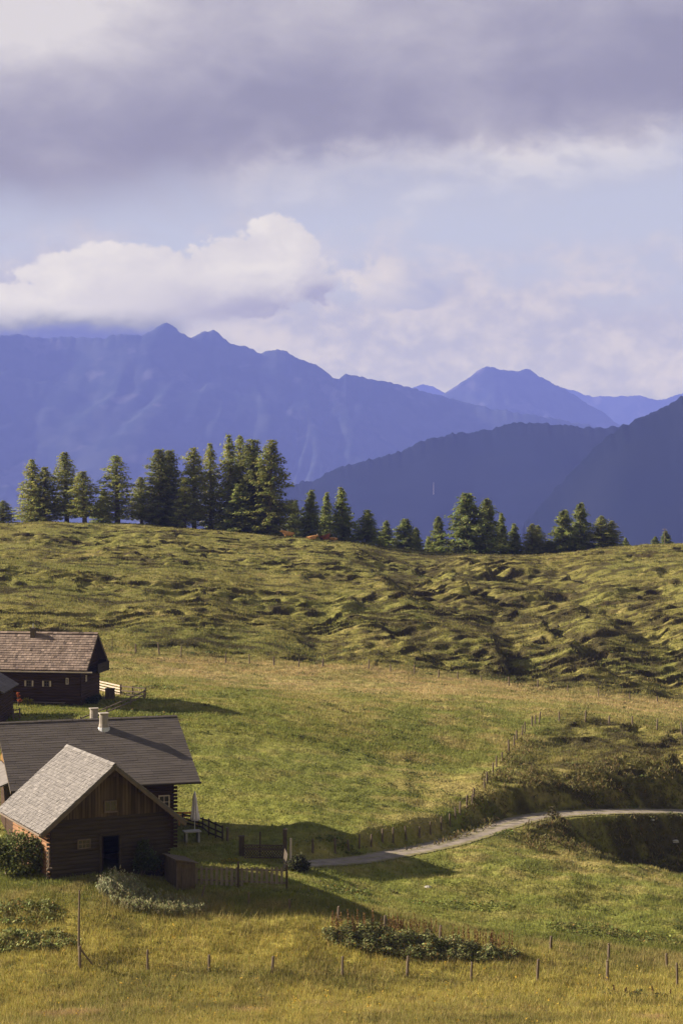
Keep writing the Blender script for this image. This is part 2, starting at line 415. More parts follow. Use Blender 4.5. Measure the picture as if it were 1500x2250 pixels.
def dup(root, loc, rz=0.0, sc=None):
    """copy of a thing with copies of its parts"""
    r = root.copy(); link(r); r.location = [float(v) for v in loc]; r.rotation_euler = (0, 0, rz)
    if sc is not None: r.scale = sc
    for ch in root.children:
        c = ch.copy(); link(c); c.parent = r
        for g in ch.children:
            k = g.copy(); link(k); k.parent = c
    return r

ORD = ('first second third fourth fifth sixth seventh eighth ninth tenth eleventh twelfth thirteenth fourteenth fifteenth sixteenth seventeenth '
       'eighteenth nineteenth twentieth twenty-first twenty-second twenty-third twenty-fourth twenty-fifth twenty-sixth twenty-seventh twenty-eighth '
       'twenty-ninth thirtieth thirty-first thirty-second').split()

# ---------------------------------------------------------------- ground sheet
def build_ground():
    az = np.concatenate([np.linspace(-80, -13, 40)[:-1], np.linspace(-13, 13, 700), np.linspace(13, 80, 40)[1:]])
    az = np.tan(np.radians(az))
    dist = np.concatenate([np.linspace(-40, 70, 40)[:-1], 70 + 15 * np.linspace(0, 1, 30)[:-1], np.concatenate([np.geomspace(85, 200, 480)[:-1], np.geomspace(200, 345, 620)]), np.geomspace(346, 480, 60), np.geomspace(490, 26000, 60)])
    wid = np.maximum(dist, 25)
    X = az[None, :] * wid[:, None]; Y = np.repeat(dist[:, None], len(az), 1)
    Z, riser = ground(X, Y, True)
    n, m = X.shape
    i = np.arange(n - 1)[:, None] * m + np.arange(m - 1)[None, :]
    Fc = np.stack([i, i + 1, i + m + 1, i + m], -1).reshape(-1, 4)
    o = fast_mesh('ground', np.stack([X, Y, Z], -1).reshape(-1, 3), Fc, M['turf'], lerp(turf(X, Y), np.ones((X.size, 1)) * C_SOIL_SHADE, riser * 0.85), smooth=True)  # bare soil on the riser faces, darkened to paint in their shade
    tag(o, kind='structure')
build_ground()

def build_road():
    rows, V, K = 11, [], []
    ctr = catmull(ROADC[::3], 8); n = len(ctr)
    tg = np.gradient(ctr[:, :2], axis=0); tg /= np.linalg.norm(tg, axis=1)[:, None]
    nr = np.stack([-tg[:, 1], tg[:, 0]], 1)
    for k, off in enumerate(np.linspace(-1.3, 1.3, rows)):
        e = off + (0.16 * perlin(np.arange(n) / 3.5, np.full(n, off), 50) + 0.10 * perlin(np.arange(n) / 1.1, np.full(n, off), 51) if abs(off) > 1.2 else 0)
        V.append(np.column_stack([ctr[:, :2] + nr * np.reshape(e, (-1, 1)), ctr[:, 2] + 0.03 * (1 - (off / 1.3) ** 2)]))
        g = np.clip((abs(off) > 1.0) * 0.75 + (abs(off) < 0.2) * 0.45 + 0.8 * perlin(np.arange(n) / 4.0, np.full(n, k * 0.7), 52), 0, 1) * (abs(off) > 1.0 or abs(off) < 0.3)
        base = np.ones((n, 1)) * np.array([0.98, 0.97, 0.95]) * (1 + 0.25 * perlin(np.arange(n) / 5.0, np.full(n, k * 0.35), 53))[:, None]
        K.append(lerp(base, np.ones((n, 1)) * np.array([0.78, 0.82, 0.35]), g))
    V = np.stack(V, 1).reshape(-1, 3); K = np.stack(K, 1).reshape(-1, 3)
    i = np.arange(n - 1)[:, None] * rows + np.arange(rows - 1)[None, :]
    o = fast_mesh('road', V, np.stack([i, i + 1, i + rows + 1, i + rows], -1).reshape(-1, 4), M['road'], K, smooth=True)
    tag(o, kind='structure')
build_road()

# ---------------------------------------------------------------- grass
def blades(xy, n_each, h, w, spread, tintf=None, jitter=0.17, seed=0):
    """tufts of grass blades: arrays of vertices, triangles and colours"""
    r = np.random.default_rng(seed)
    N = len(xy)
    z = ground(xy[:, 0], xy[:, 1])
    c = turf(xy[:, 0], xy[:, 1]) if tintf is None else tintf(xy)
    b = np.repeat(np.column_stack([xy, z]), n_each, 0); c = np.repeat(c, n_each, 0)
    hh = np.repeat(np.broadcast_to(h, N), n_each) * r.uniform(0.55, 1.25, N * n_each)
    ww = np.repeat(np.broadcast_to(w, N), n_each) * r.uniform(0.7, 1.3, N * n_each)
    ss = np.repeat(np.broadcast_to(spread, N), n_each)
    b[:, :2] += r.normal(0, 1, (len(b), 2)) * ss[:, None]
    a = r.uniform(0, 2 * np.pi, len(b))
    t = np.column_stack([np.cos(a), np.sin(a), np.zeros(len(b))])
    lean = r.normal(0, 0.35, (len(b), 2)) * hh[:, None]
    p0 = b - t * ww[:, None] / 2; p1 = b + t * ww[:, None] / 2
    p0[:, 2] -= 0.06; p1[:, 2] -= 0.06
    p2 = b.copy(); p2[:, :2] += lean; p2[:, 2] += hh
    V = np.stack([p0, p1, p2], 1).reshape(-1, 3)
    k = np.exp(r.normal(0, jitter, (len(b), 1))) * np.array([1, 1, 1]) * (1 + r.normal(0, 0.06, (len(b), 3)))
    cc = np.repeat(np.clip(c * k * 1.12, 0, 0.6), 3, 0)
    return V, np.arange(len(V)).reshape(-1, 3), cc

HOUSES = []      # footprints kept free of grass: centre, rotation, half sizes
def free(xy):
    ok = road_dist(xy[:, 0], xy[:, 1])[0] > 1.35
    for cx, cy, th, a, b in HOUSES:
        dx, dy = xy[:, 0] - cx, xy[:, 1] - cy
        u = dx * math.cos(th) + dy * math.sin(th); v = -dx * math.sin(th) + dy * math.cos(th)
        ok &= ~((np.abs(u) < a) & (np.abs(v) < b))
    return xy[ok]

def scatter(n, d0, d1, seed, wide=1.15):
    r = np.random.default_rng(seed)
    d = 1 / r.uniform(1 / d1, 1 / d0, n)
    return np.column_stack([r.uniform(-0.1875 * wide, 0.1875 * wide, n) * d, d])

def build_grass():
    parts = []
    xy = free(scatter(60000, 84, 106, 1)); parts.append(blades(xy, 5, 0.24, 0.035, 0.10, seed=2))
    xy = free(scatter(9000, 84, 104, 3)); parts.append(blades(xy, 3, 0.5, 0.022, 0.12, lambda q: lerp(turf(q[:, 0], q[:, 1]), np.ones((len(q), 1)) * C_STRAW, np.full(len(q), 0.6)), seed=4))
    xy = free(scatter(45000, 104, 160, 5)); parts.append(blades(xy, 4, 0.17, 0.05, 0.15, seed=6))
    xy = free(scatter(42000, 150, 212, 7)); parts.append(blades(xy, 4, 0.2, 0.075, 0.22, seed=8))
    xy = free(scatter(60000, 198, 326, 9))
    hm = hill_mask(xy[:, 0], xy[:, 1])
    parts.append(blades(xy, 4, 0.15 + 0.08 * hm, 0.10, 0.28, seed=10))
    V, Fc, C, o = [], [], [], 0
    for a, b, c in parts:
        V.append(a); Fc.append(b + o); C.append(c); o += len(a)
    tag(fast_mesh('grass', np.concatenate(V), np.concatenate(Fc), M['grass'], np.concatenate(C)), kind='stuff')

def leaf_cloud(pts, size, r, up=0.3, asp=1.5, droop=None):
    """one rhombic leaf per point, turned at random"""
    N = len(pts)
    n = r.normal(0, 1, (N, 3)); n[:, 2] = np.abs(n[:, 2]) + up; n /= np.linalg.norm(n, axis=1)[:, None]
    a = np.cross(n, r.normal(0, 1, (N, 3))); a /= np.linalg.norm(a, axis=1)[:, None]
    if droop is not None:
        a = a + droop; a /= np.linalg.norm(a, axis=1)[:, None]
    b = np.cross(n, a); b /= np.linalg.norm(b, axis=1)[:, None]
    s = np.broadcast_to(size, N)[:, None] * r.uniform(0.6, 1.35, (N, 1))
    V = np.stack([pts - a * s * asp / 2, pts + b * s / 2, pts + a * s * asp / 2, pts - b * s / 2], 1).reshape(-1, 3)
    return V, np.arange(4 * N).reshape(-1, 4)

def tints(N, col, r, var=0.28, k=4):
    c = np.array(col)[None, :] * np.exp(r.normal(0, var, (N, 1))) * (1 + r.normal(0, 0.08, (N, 3)))
    return np.repeat(np.clip(c, 0.002, 0.8), k, 0)

def bush(name, at, lumps, n, size, col, label, cat, seed, stem=True, up=0.3, group=None, asp=1.5):
    """lumps: (dx, dy, dz, radius) blobs of foliage over a root point; each a crown of single leaves on stems"""
    r = np.random.default_rng(seed)
    t = empty(name, at); tag(t, label, cat, group)
    L = np.array(lumps); wgt = L[:, 3] ** 2; idx = r.choice(len(L), n, p=wgt / wgt.sum())
    q = r.normal(0, 1, (n, 3)); q /= np.linalg.norm(q, axis=1)[:, None]
    q *= (r.uniform(0.25, 1, (n, 1)) ** 0.45) * (1 + 0.18 * r.normal(0, 1, (n, 1)))
    p = L[idx, :3] + q * L[idx, 3:4] * np.array([1, 1, 0.85])
    p = p[p[:, 2] > 0.03]
    V, Fc = leaf_cloud(p, size, r, up, asp)
    fast_mesh('foliage', V, Fc, M['leaf'], tints(len(p), col, r), t)
    if stem:
        mb = MB()
        for i in range(min(len(L), 6)):
            mb.tube([(0, 0, -0.2), tuple(L[i, :3] * 0.5), tuple(L[i, :3])], [0.05, 0.035, 0.012], 6)
        mb.build('stem', M['bark'], t)
    return t

# ---------------------------------------------------------------- buildings
def tile_slope(mb, side, hs, rise, y0, y1, row, wid, thick, tv, zr, rnd, jag=0.0):
    """courses of single tiles on one slope, ridge at x=0 z=zr, eave at x=side*hs"""
    S = math.hypot(hs, rise); dx, dz = side * hs / S, -rise / S
    nx, nz = side * rise / S, hs / S
    nr = int(S / row)
    for i in range(nr):
        s1 = S - i * row; s0 = max(s1 - row * 1.25, 0.02)
        y = y0 - rnd.uniform(0, wid) if i % 2 else y0
        while y < y1 - 0.02:
            w = wid * rnd.uniform(0.8, 1.2)
            a, b = max(y, y0 - 0.02), min(y + w - 0.012, y1 + 0.02)
            y += w
            if b - a < 0.04: continue
            e = s1 + rnd.uniform(-jag, jag)
            lo, hi = thick * rnd.uniform(0.8, 1.3), 0.006
            def q(s, yy, h): return (dx * s + nx * h, yy, zr + dz * s + nz * h)
            vs = [q(s0, a, hi), q(s0, b, hi), q(e, b, lo), q(e, a, lo), q(e, b, 0), q(e, a, 0), q(s0, a, 0), q(s0, b, 0)]
            fs = [(0, 1, 2, 3), (3, 2, 4, 5), (0, 3, 5, 6), (1, 7, 4, 2)]
            if side > 0: fs = [f[::-1] for f in fs]
            mb.add(vs, fs, max(0.35, 1 + rnd.gauss(0, tv)))

def gable_roof(root, hs, rise, L, zr, material, row, wid, thick, tv, seed, name='shingle_roof', slab=0.10, jag=0.0, ridge_cap=True, back=1.0):
    full = (hs, rise); rnd = random.Random(seed)
    mb = MB()
    for side in (-1, 1):
        hs, rise = (full[0] * back, full[1] * back) if side > 0 else full
        S = math.hypot(hs, rise); nx, nz = side * rise / S, hs / S
        a = (0, zr); b = (side * hs, zr - rise)
        c = (b[0] - nx * slab, b[1] - nz * slab); d = (0, zr - slab / nz)
        q = [a, b, c, d]
        vs = [(p[0], 0.0, p[1]) for p in q] + [(p[0], L, p[1]) for p in q]
        fs = [(0, 1, 2, 3), (7, 6, 5, 4), (1, 5, 6, 2), (2, 6, 7, 3)] + [(0, 4, 5, 1)]
        if side < 0: fs = [f[::-1] for f in fs]
        mb.add(vs, fs, 0.55)
        tile_slope(mb, side, hs, rise, 0.0, L, row, wid, thick, tv, zr, rnd, jag)
    if ridge_cap:
        y = 0.0
        while y < L:
            w = rnd.uniform(0.3, 0.6); e = min(y + w, L)
            h = zr + thick * 1.3 + rnd.uniform(0, 0.02); s = rise / hs
            for side in (-1, 1):
                mb.hexa([(0, y, h), (side * 0.16, y, h - 0.16 * s), (side * 0.16, e, h - 0.16 * s), (0, e, h)][::side],
                        [(0, y, h + 0.03), (side * 0.17, y, h - 0.16 * s + 0.03), (side * 0.17, e, h - 0.16 * s + 0.03), (0, e, h + 0.03)][::side], 1 + rnd.gauss(0, tv))
            y = e
    return mb.build(name, material, root)

def log_wall(mb, p0, p1, z0, z1, row=0.24, r=0.05):
    """one connected sheet of bulging logs from p0 to p1 (outside lies to the right of the way)"""
    p0, p1 = np.array(p0, float), np.array(p1, float)
    d = (p1 - p0) / np.linalg.norm(p1 - p0); n = np.array([d[1], -d[0]])
    k = max(1, int(round((z1 - z0) / row))); row = (z1 - z0) / k
    prof = []
    for i in range(k):
        for t, o in ((0.0, 0.0), (0.12, 0.6), (0.35, 1.0), (0.65, 1.0), (0.88, 0.6)):
            prof.append((z0 + (i + t) * row, o * r))
    prof.append((z1, 0.0))
    vs = []
    for z, o in prof:
        a, b = p0 + n * o, p1 + n * o
        vs += [(a[0], a[1], z), (b[0], b[1], z)]
    mb.add(vs, [(2 * i, 2 * i + 1, 2 * i + 3, 2 * i + 2) for i in range(len(prof) - 1)])

def gable_poly(mb, y, hw, z0, roof_z, hs, rise, thick=0.06, hwb=None):
    hwb = hwb or hw
    """triangular or pentagonal board wall between the roof slopes"""
    zt = lambda x: roof_z - rise * abs(x) / hs
    pts = [(-hw, z0), (hwb, z0), (hwb, zt(hwb)), (0, zt(0)), (-hw, zt(hw))]
    vs = [(x, y, z) for x, z in pts] + [(x, y + thick, z) for x, z in pts]
    mb.add(vs, [(0, 1, 2, 3, 4), (9, 8, 7, 6, 5)] + [(i, i + 5, (i + 1) % 5 + 5, (i + 1) % 5) for i in range(5)])

def window(root, x, y, z, w, h, frame, face='front', name='window', bars=(1, 1), sill=None):
    """a framed window facing local -y (front) or local -x / +x"""
    def tr(a, b, c):                           # a along the wall, b outwards, c up
        if face == 'front': return (x + a, y - b, z + c)
        return (x - b, y - a, z + c) if face == 'minus' else (x + b, y + a, z + c)
    def bx(mb, a0, a1, b0, b1, c0, c1):
        lo, hi = [tr(*q) for q in ((a0, b0, c0), (a1, b0, c0), (a1, b1, c0), (a0, b1, c0))], [tr(*q) for q in ((a0, b0, c1), (a1, b0, c1), (a1, b1, c1), (a0, b1, c1))]
        mb.hexa(lo, hi)
    mb = MB(); f = 0.07
    bx(mb, -w / 2 - f, -w / 2, -0.05, 0.09, -h / 2 - f, h / 2 + f); bx(mb, w / 2, w / 2 + f, -0.05, 0.09, -h / 2 - f, h / 2 + f)
    bx(mb, -w / 2, w / 2, -0.05, 0.087, h / 2, h / 2 + f); bx(mb, -w / 2, w / 2, -0.05, 0.087, -h / 2 - f, -h / 2)
    for i in range(bars[0]):
        a = -w / 2 + w * (i + 1) / (bars[0] + 1); bx(mb, a - 0.02, a + 0.02, 0.06, 0.08, -h / 2, h / 2)
    for i in range(bars[1]):
        c = -h / 2 + h * (i + 1) / (bars[1] + 1); bx(mb, -w / 2, w / 2, 0.055, 0.077, c - 0.018, c + 0.018)
    wd = mb.build(name, frame, root)
    mb = MB(); bx(mb, -w / 2, w / 2, 0.03, 0.055, -h / 2, h / 2); mb.build('pane', M['glass'], wd)
    if sill:
        mb = MB(); bx(mb, -w / 2 - 0.1, w / 2 + 0.1, 0.0, 0.16, -h / 2 - f - 0.05, -h / 2 - f - 0.004); mb.build('sill', sill, wd)
    return wd

# --- barn in front
def build_barn():
    th = 0.465; A = np.array([-13.16, 105.93, 14.11]); hs, rise, L = 4.48, 3.676, 8.9
    base = 7.25
    root = empty('log_barn', (A[0], A[1], base), th)
    tag(root, 'old log barn with pale shingle roof, boarded gable and open dark doorway', 'barn')
    zr = A[2] - base; oh, hw, yb = 0.85, 3.6, L - 0.6
    gable_roof(root, hs, rise, L, zr, M['shingle'], 0.22, 0.11, 0.035, 0.17, 1, jag=0.03)
    under = lambda x: zr - rise * abs(x) / hs - 0.14
    zg = 3.72
    for y in (oh, yb - 0.06):
        mb = MB(); gable_poly(mb, y, hw, zg, zr - 0.13, hs, rise); mb.build('gable_wall', M['board'], root)
    dw, dh, d0 = 0.55, 2.55, 0.0
    mb = MB(); b = -1.6
    log_wall(mb, (-hw, oh), (-dw, oh), b, zg); log_wall(mb, (dw, oh), (hw, oh), b, zg); log_wall(mb, (-dw, oh), (dw, oh), dh, zg)
    log_wall(mb, (hw, oh), (hw, yb), b, under(hw)); log_wall(mb, (hw, yb), (-hw, yb), b, zg)
    for s in (-1, 1):                                     # crossing log ends at the corners
        for i in range(0, 20):
            z = b + 0.12 + i * 0.24
            if z < zg: mb.box((s * (hw + 0.1), oh + 0.12, z), (0.2, 0.15, 0.14))
    mb.build('log_wall', M['log'], root)
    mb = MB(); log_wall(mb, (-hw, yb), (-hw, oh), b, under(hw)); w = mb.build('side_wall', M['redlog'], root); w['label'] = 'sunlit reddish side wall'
    mb = MB(); mb.box((0, (oh + yb) / 2, -0.03), (2 * hw - 0.1, yb - oh - 0.1, 0.05)); mb.build('floor_slab', M['palewood'], root)
    mb = MB()
    for s in (-1, 1): mb.box((s * (dw + 0.07), oh - 0.02, dh / 2 + 0.04), (0.14, 0.2, dh + 0.08))
    mb.box((0, oh - 0.02, dh + 0.15), (2 * dw + 0.28, 0.2, 0.14)); mb.build('door_frame', M['log'], root)
    mb = MB(); mb.hexa([(-dw, oh + 0.08, 0), (-dw + 0.06, oh + 0.08, 0), (-dw + 0.5, oh + 1.0, 0), (-dw + 0.44, oh + 1.0, 0)],
                       [(-dw, oh + 0.08, dh), (-dw + 0.06, oh + 0.08, dh), (-dw + 0.5, oh + 1.0, dh), (-dw + 0.44, oh + 1.0, dh)])
    dr = mb.build('door', M['blacklog'], root)
    window(root, 0.0, oh - 0.03, 4.33, 0.62, 0.5, M['trim'], bars=(1, 0), sill=M['greywood'])
    window(root, -1.62, oh - 0.03, 2.25, 0.66, 0.42, M['trim'], bars=(2, 1))
    for s in (-1, 1):                                     # verge boards under both rakes
        for y in (0.03, L - 0.03):
            mb = MB()
            S = math.hypot(hs, rise); nx, nz = s * rise / S, hs / S
            a, c = np.array([0.02 * s, y, zr - 0.14 / nz]), np.array([s * (hs - 0.05), y, zr - rise - 0.14 / nz])
            mb.beam(a, c, 0.05, 0.22); mb.build('verge_board', M['trim'], root)
    for x in (-hw, -1.8, 0.0, 1.8, hw):
        z = under(x) - 0.12; mb = MB()
        mb.beam((x, 0.12, z), (x, L - 0.1, z), 0.16, 0.2); mb.build('purlin', M['log'], root)
    mb = MB(); mb.tube([(-hs - 0.05, -0.02, zr - rise - 0.10), (-hs - 0.05, L, zr - rise - 0.06)], [0.06, 0.06], 8); mb.build('gutter', M['greywood'], root)
    mb = MB(); mb.box((-hs + 0.65, 0.5, 1.6), (0.07, 0.07, 1.1)); mb.box((-hs + 0.7, 0.5, 1.08), (0.3, 0.12, 0.06)); mb.build('downpipe', M['greywood'], root)
    HOUSES.append((A[0] - math.sin(th) * L / 2, A[1] + math.cos(th) * L / 2, th, hw + 0.05, L / 2 - 0.6))
build_barn()

# --- farmhouse behind it
def build_farm():
    th = 1.894; A = np.array([-11.31, 125.2, 14.58]); hs, rise, L = 6.6, 3.52, 12.3
    base = 6.9
    root = empty('farmhouse', (A[0], A[1], base), th)
    tag(root, 'large farmhouse with dark grey roof and plastered chimneys behind the barn', 'farmhouse')
    zr = A[2] - base; BK = 0.62; hwb = 3.35
    gable_roof(root, hs, rise, L, zr, M['slate'], 0.26, 0.9, 0.016, 0.07, 2, name='slate_roof', jag=0.004, back=BK)
    oh, hw, yb = 1.5, 5.4, L - 0.75
    under = lambda x: zr - rise * abs(x) / hs - 0.12
    zg = under(hw)
    mb = MB(); b = -1.5
    log_wall(mb, (-hw, yb), (-hw, oh), b, zg); log_wall(mb, (-hw, oh), (hwb, oh), b, zg); log_wall(mb, (hwb, oh), (hwb, yb), b, under(hwb))
    for i in range(0, 22):
        z = b + 0.12 + i * 0.24
        if z < zg - 0.1: mb.box((-hw - 0.05, oh - 0.12, z), (0.16, 0.24, 0.15))
    mb.build('log_wall', M['blacklog'], root)
    mb = MB(); gable_poly(mb, oh, hw, zg, zr - 0.13, hs, rise, hwb=hwb); mb.build('gable_wall', M['blacklog'], root)
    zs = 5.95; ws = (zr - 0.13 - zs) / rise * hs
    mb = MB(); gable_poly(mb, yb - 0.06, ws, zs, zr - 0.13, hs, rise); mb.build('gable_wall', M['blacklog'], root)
    ze = zr - 0.13 - rise * hw / hs; zp = max(4.5, ze + 0.1); wp = (zr - 0.13 - zp) / rise * hs
    def slab(q, name, m):
        k = len(q); mb = MB(); mb.add([(x, yb, z) for x, z in q] + [(x, yb - 0.06, z) for x, z in q], [tuple(range(k))[::-1], tuple(range(k, 2 * k))] + [(i, (i + 1) % k, (i + 1) % k + k, i + k) for i in range(k)])
        return mb.build(name, m, root)
    slab([(-hw, b), (hwb, b), (hwb, zp - 0.003), (-wp, zp - 0.003), (-hw, ze)], 'lower_wall', M['blacklog'])
    w = slab([(-wp, zp), (hwb, zp), (hwb, min(zs - 0.01, zr - 0.13 - rise * hwb / hs)), (ws, zs - 0.003), (-ws, zs - 0.003)], 'end_wall', M['goldboard']); w['label'] = 'golden boarded end wall'  # golden band between the darker wall parts above and below
    window(root, -hw - 0.03, 2.15, 2.75, 0.6, 0.75, M['palewood'], 'minus')
    window(root, -hw - 0.03, 5.2, 2.75, 0.6, 0.75, M['palewood'], 'minus')
    mb = MB(); mb.tube([(-hs - 0.07, -0.05, zr - rise - 0.07), (-hs - 0.07, L, zr - rise - 0.04)], [0.07, 0.07], 8); mb.build('gutter', M['log'], root)
    for x in (-5.6, -3, 0, 3):
        mb = MB(); mb.beam((x, 0.1, under(x) - 0.12), (x, L - 0.1, under(x) - 0.12), 0.17, 0.22); mb.build('purlin', M['log'], root)
    for s in (-1, 1):
        for y in (0.03, L - 0.03):
            mb = MB(); k = BK if s > 0 else 1.0; mb.beam((0.02 * s, y, zr - 0.13), (s * (hs - 0.05) * k, y, zr - (rise) * k - 0.13), 0.045, 0.2); mb.build('verge_board', M['trim'], root)
    # chimneys: one on the front slope near the ridge, one behind the ridge
    for x, y, hh, rr in ((-0.95, 5.25, 0.95, 0.30), (1.5, 5.45, 1.3, 0.28)):
        zb = zr - rise * abs(x) / hs
        ch = MB(); n = 4
        ch.tube([(x, y, zb - 0.5), (x, y, zb + 0.12), (x, y, zb + 0.3), (x, y, zb + hh)], [rr * 1.22, rr * 1.2, rr * 1.04, rr], 12)
        c = ch.build('chimney', M['plaster'], root)
        mb = MB(); mb.box((x, y, zb + hh + 0.035), (rr * 2.15, rr * 2.15, 0.07)); mb.build('cap', M['plaster'], c)
        mb = MB()
        mb.tube([(x, y, zb - 0.24), (x, y, zb + 0.06)], [rr * 1.55, rr * 1.3], 12); mb.build('flashing', M['metal'], c)
    # lean-to porch roof against the golden end wall
    mb = MB()
    mb.hexa([(-5.0, yb + 0.03, 4.6), (3.0, yb + 0.03, 4.6), (3.0, yb + 3.2, 3.4), (-5.0, yb + 3.2, 3.4)][::-1], [(-5.0, yb + 0.03, 4.7), (3.0, yb + 0.03, 4.7), (3.0, yb + 3.2, 3.5), (-5.0, yb + 3.2, 3.5)][::-1])
    mb.build('porch_roof', M['shingle'], root)
    for x in (-4.8, -1.0, 2.8):
        mb = MB(); mb.box((x, yb + 3.0, 1.05), (0.16, 0.16, 4.75)); mb.build('porch_post', M['log'], root)
    HOUSES.append((A[0] - math.sin(th) * L / 2, A[1] + math.cos(th) * L / 2, th, hw, L / 2 - 0.9))
build_farm()

# --- tiled house further back
def build_back():
    th = 1.421; A = np.array([-21.5, 161.11, 17.44]); hs, rise, L = 3.55, 2.95, 14.0
    base = 11.3
    root = empty('log_house', (A[0], A[1], base), th)
    tag(root, 'dark log house with brown tiled roof at the back of the farmyard', 'house')
    zr = A[2] - base
    gable_roof(root, hs, rise, L, zr, M['tile'], 0.29, 0.26, 0.05, 0.22, 3, name='tile_roof')
    oh, hw, yb = 0.75, 2.95, L - 0.7
    under = lambda x: zr - rise * abs(x) / hs - 0.13
    zg = under(hw); b = -1.3
    mb = MB(); log_wall(mb, (-hw, yb), (-hw, oh), b, zg); log_wall(mb, (-hw, oh), (hw, oh), b, zg); log_wall(mb, (hw, oh), (hw, yb), b, zg); log_wall(mb, (hw, yb), (-hw, yb), b, zg)
    mb.build('log_wall', M['blacklog'], root)
    for y in (oh, yb):
        mb = MB(); gable_poly(mb, y, hw, zg, zr - 0.13, hs, rise); mb.build('gable_wall', M['blacklog'], root)
    for y in (3.75, 5.35):
        w = window(root, -hw - 0.03, y, 1.95, 0.34, 0.42, M['trim'], 'minus', bars=(1, 1))
        for s in (-1, 1):
            mb = MB(); mb.box((-hw - 0.085, y + s * 0.33, 1.95), (0.05, 0.13, 0.5)); mb.build('shutter', M['palewood'], w)
    for y, z in ((1.9, 2.2),): window(root, -hw - 0.03, y, z, 0.1, 0.42, M['palewood'], 'minus', name='slit_window', bars=(0, 0))
    window(root, -1.4, oh - 0.03, 2.3, 0.12, 0.4, M['palewood'], 'front', name='slit_window', bars=(0, 0))
    mb = MB(); mb.beam((-hs - 0.06, -0.5, zr - rise - 0.16), (-hs - 0.06, L, zr - rise - 0.14), 0.13, 0.1); mb.build('gutter', M['palewood'], root)
    for x in (-2.9, 0, 2.9):
        mb = MB(); mb.beam((x, 0.05, under(x) - 0.12), (x, L - 0.05, under(x) - 0.12), 0.16, 0.2); mb.build('purlin', M['log'], root)
    for s in (-1, 1):
        mb = MB(); mb.beam((0.02 * s, 0.03, zr - 0.14), (s * (hs - 0.03), 0.03, zr - rise - 0.14), 0.05, 0.2); mb.build('verge_board', M['trim'], root)
    ch = MB(); ch.box((-0.35, 5.85, zr + 0.0), (0.42, 0.42, 0.9)); c = ch.build('chimney', M['trim'], root)
    mb = MB(); mb.tube([(-0.35, 5.85, zr + 0.44), (-0.35, 5.85, zr + 0.85)], [0.03, 0.03], 6); mb.build('flue', M['metal'], c)
    mb = MB(); mb.box((0.8, oh - 0.55, 2.75), (3.6, 1.0, 0.1)); mb.box((0.8, oh - 1.0, 3.15), (3.6, 0.06, 0.7))
    mb.box((2.5, oh - 0.5, 3.15), (0.06, 1.0, 0.7)); mb.build('balcony', M['log'], root)
    mb = MB(); mb.box((-hw - 0.45, 4.3, 0.36), (0.4, 4.6, 0.07))
    for y in (2.2, 3.7, 5.2, 6.4): mb.box((-hw - 0.45, y, -0.1), (0.34, 0.08, 0.86))
    o = mb.build('wall_bench', M['greywood'], root)
    HOUSES.append((A[0] - math.sin(th) * L / 2, A[1] + math.cos(th) * L / 2, th, hw, L / 2 - 0.7))
build_back()

# --- small shed at the frame's edge
def build_hut():
    A = np.array([-29.9, 145.3, 15.75]); hs, rise, L = 3.0, 1.85, 6.8; base = 11.4
    root = empty('wooden_hut', (A[0], A[1], base), 0.0)
    tag(root, 'small dark hut with grey board roof beside the orange flowers', 'hut')
    zr = A[2] - base
    gable_roof(root, hs, rise, L, zr, M['slate'], 0.5, 0.22, 0.03, 0.25, 4, name='board_roof', jag=0.03)
    hw, oh, yb = 2.55, 0.4, L - 0.4
    zg = zr - rise * hw / hs - 0.12; b = -1.4
    mb = MB(); log_wall(mb, (-hw, oh), (hw, oh), b, zg); log_wall(mb, (hw, oh), (hw, yb), b, zg); log_wall(mb, (hw, yb), (-hw, yb), b, zg); log_wall(mb, (-hw, yb), (-hw, oh), b, zg)
    mb.build('log_wall', M['blacklog'], root)
    for y in (oh, yb - 0.06):
        mb = MB(); gable_poly(mb, y, hw, zg, zr - 0.13, hs, rise); mb.build('gable_wall', M['blacklog'], root)
    HOUSES.append((A[0], A[1] + L / 2, 0.0, hw, L / 2))
build_hut()

# --- boarded lean-to beside the barn
def build_shed():
    p = P(400, 1945, 106.6); root = empty('board_shed', (p[0], p[1], gz(p[0], p[1]) - 0.1), 0.465)
    tag(root, 'low boarded shed squeezed between the barn and the picket fence', 'shed')
    mb = MB(); q = [(-0.62, -0.7), (0.55, -0.7), (0.55, 1.2), (-0.62, 1.2)]
    mb.hexa([(x, y, -0.4) for x, y in q], [(x, y, 1.75 if x < 0 else 1.5) for x, y in q]); mb.build('wall', M['darkwood'], root)
    mb = MB(); q = [(-0.75, -0.85), (0.72, -0.85), (0.72, 1.3), (-0.75, 1.3)]
    mb.hexa([(x, y, 1.81 if x < 0 else 1.48) for x, y in q], [(x, y, 1.87 if x < 0 else 1.54) for x, y in q]); mb.build('roof', M['trim'], root)
    mb = MB(); mb.box((0.0, -0.73, 0.75), (0.6, 0.05, 1.5)); mb.build('door', M['darkwood'], root)
build_shed()

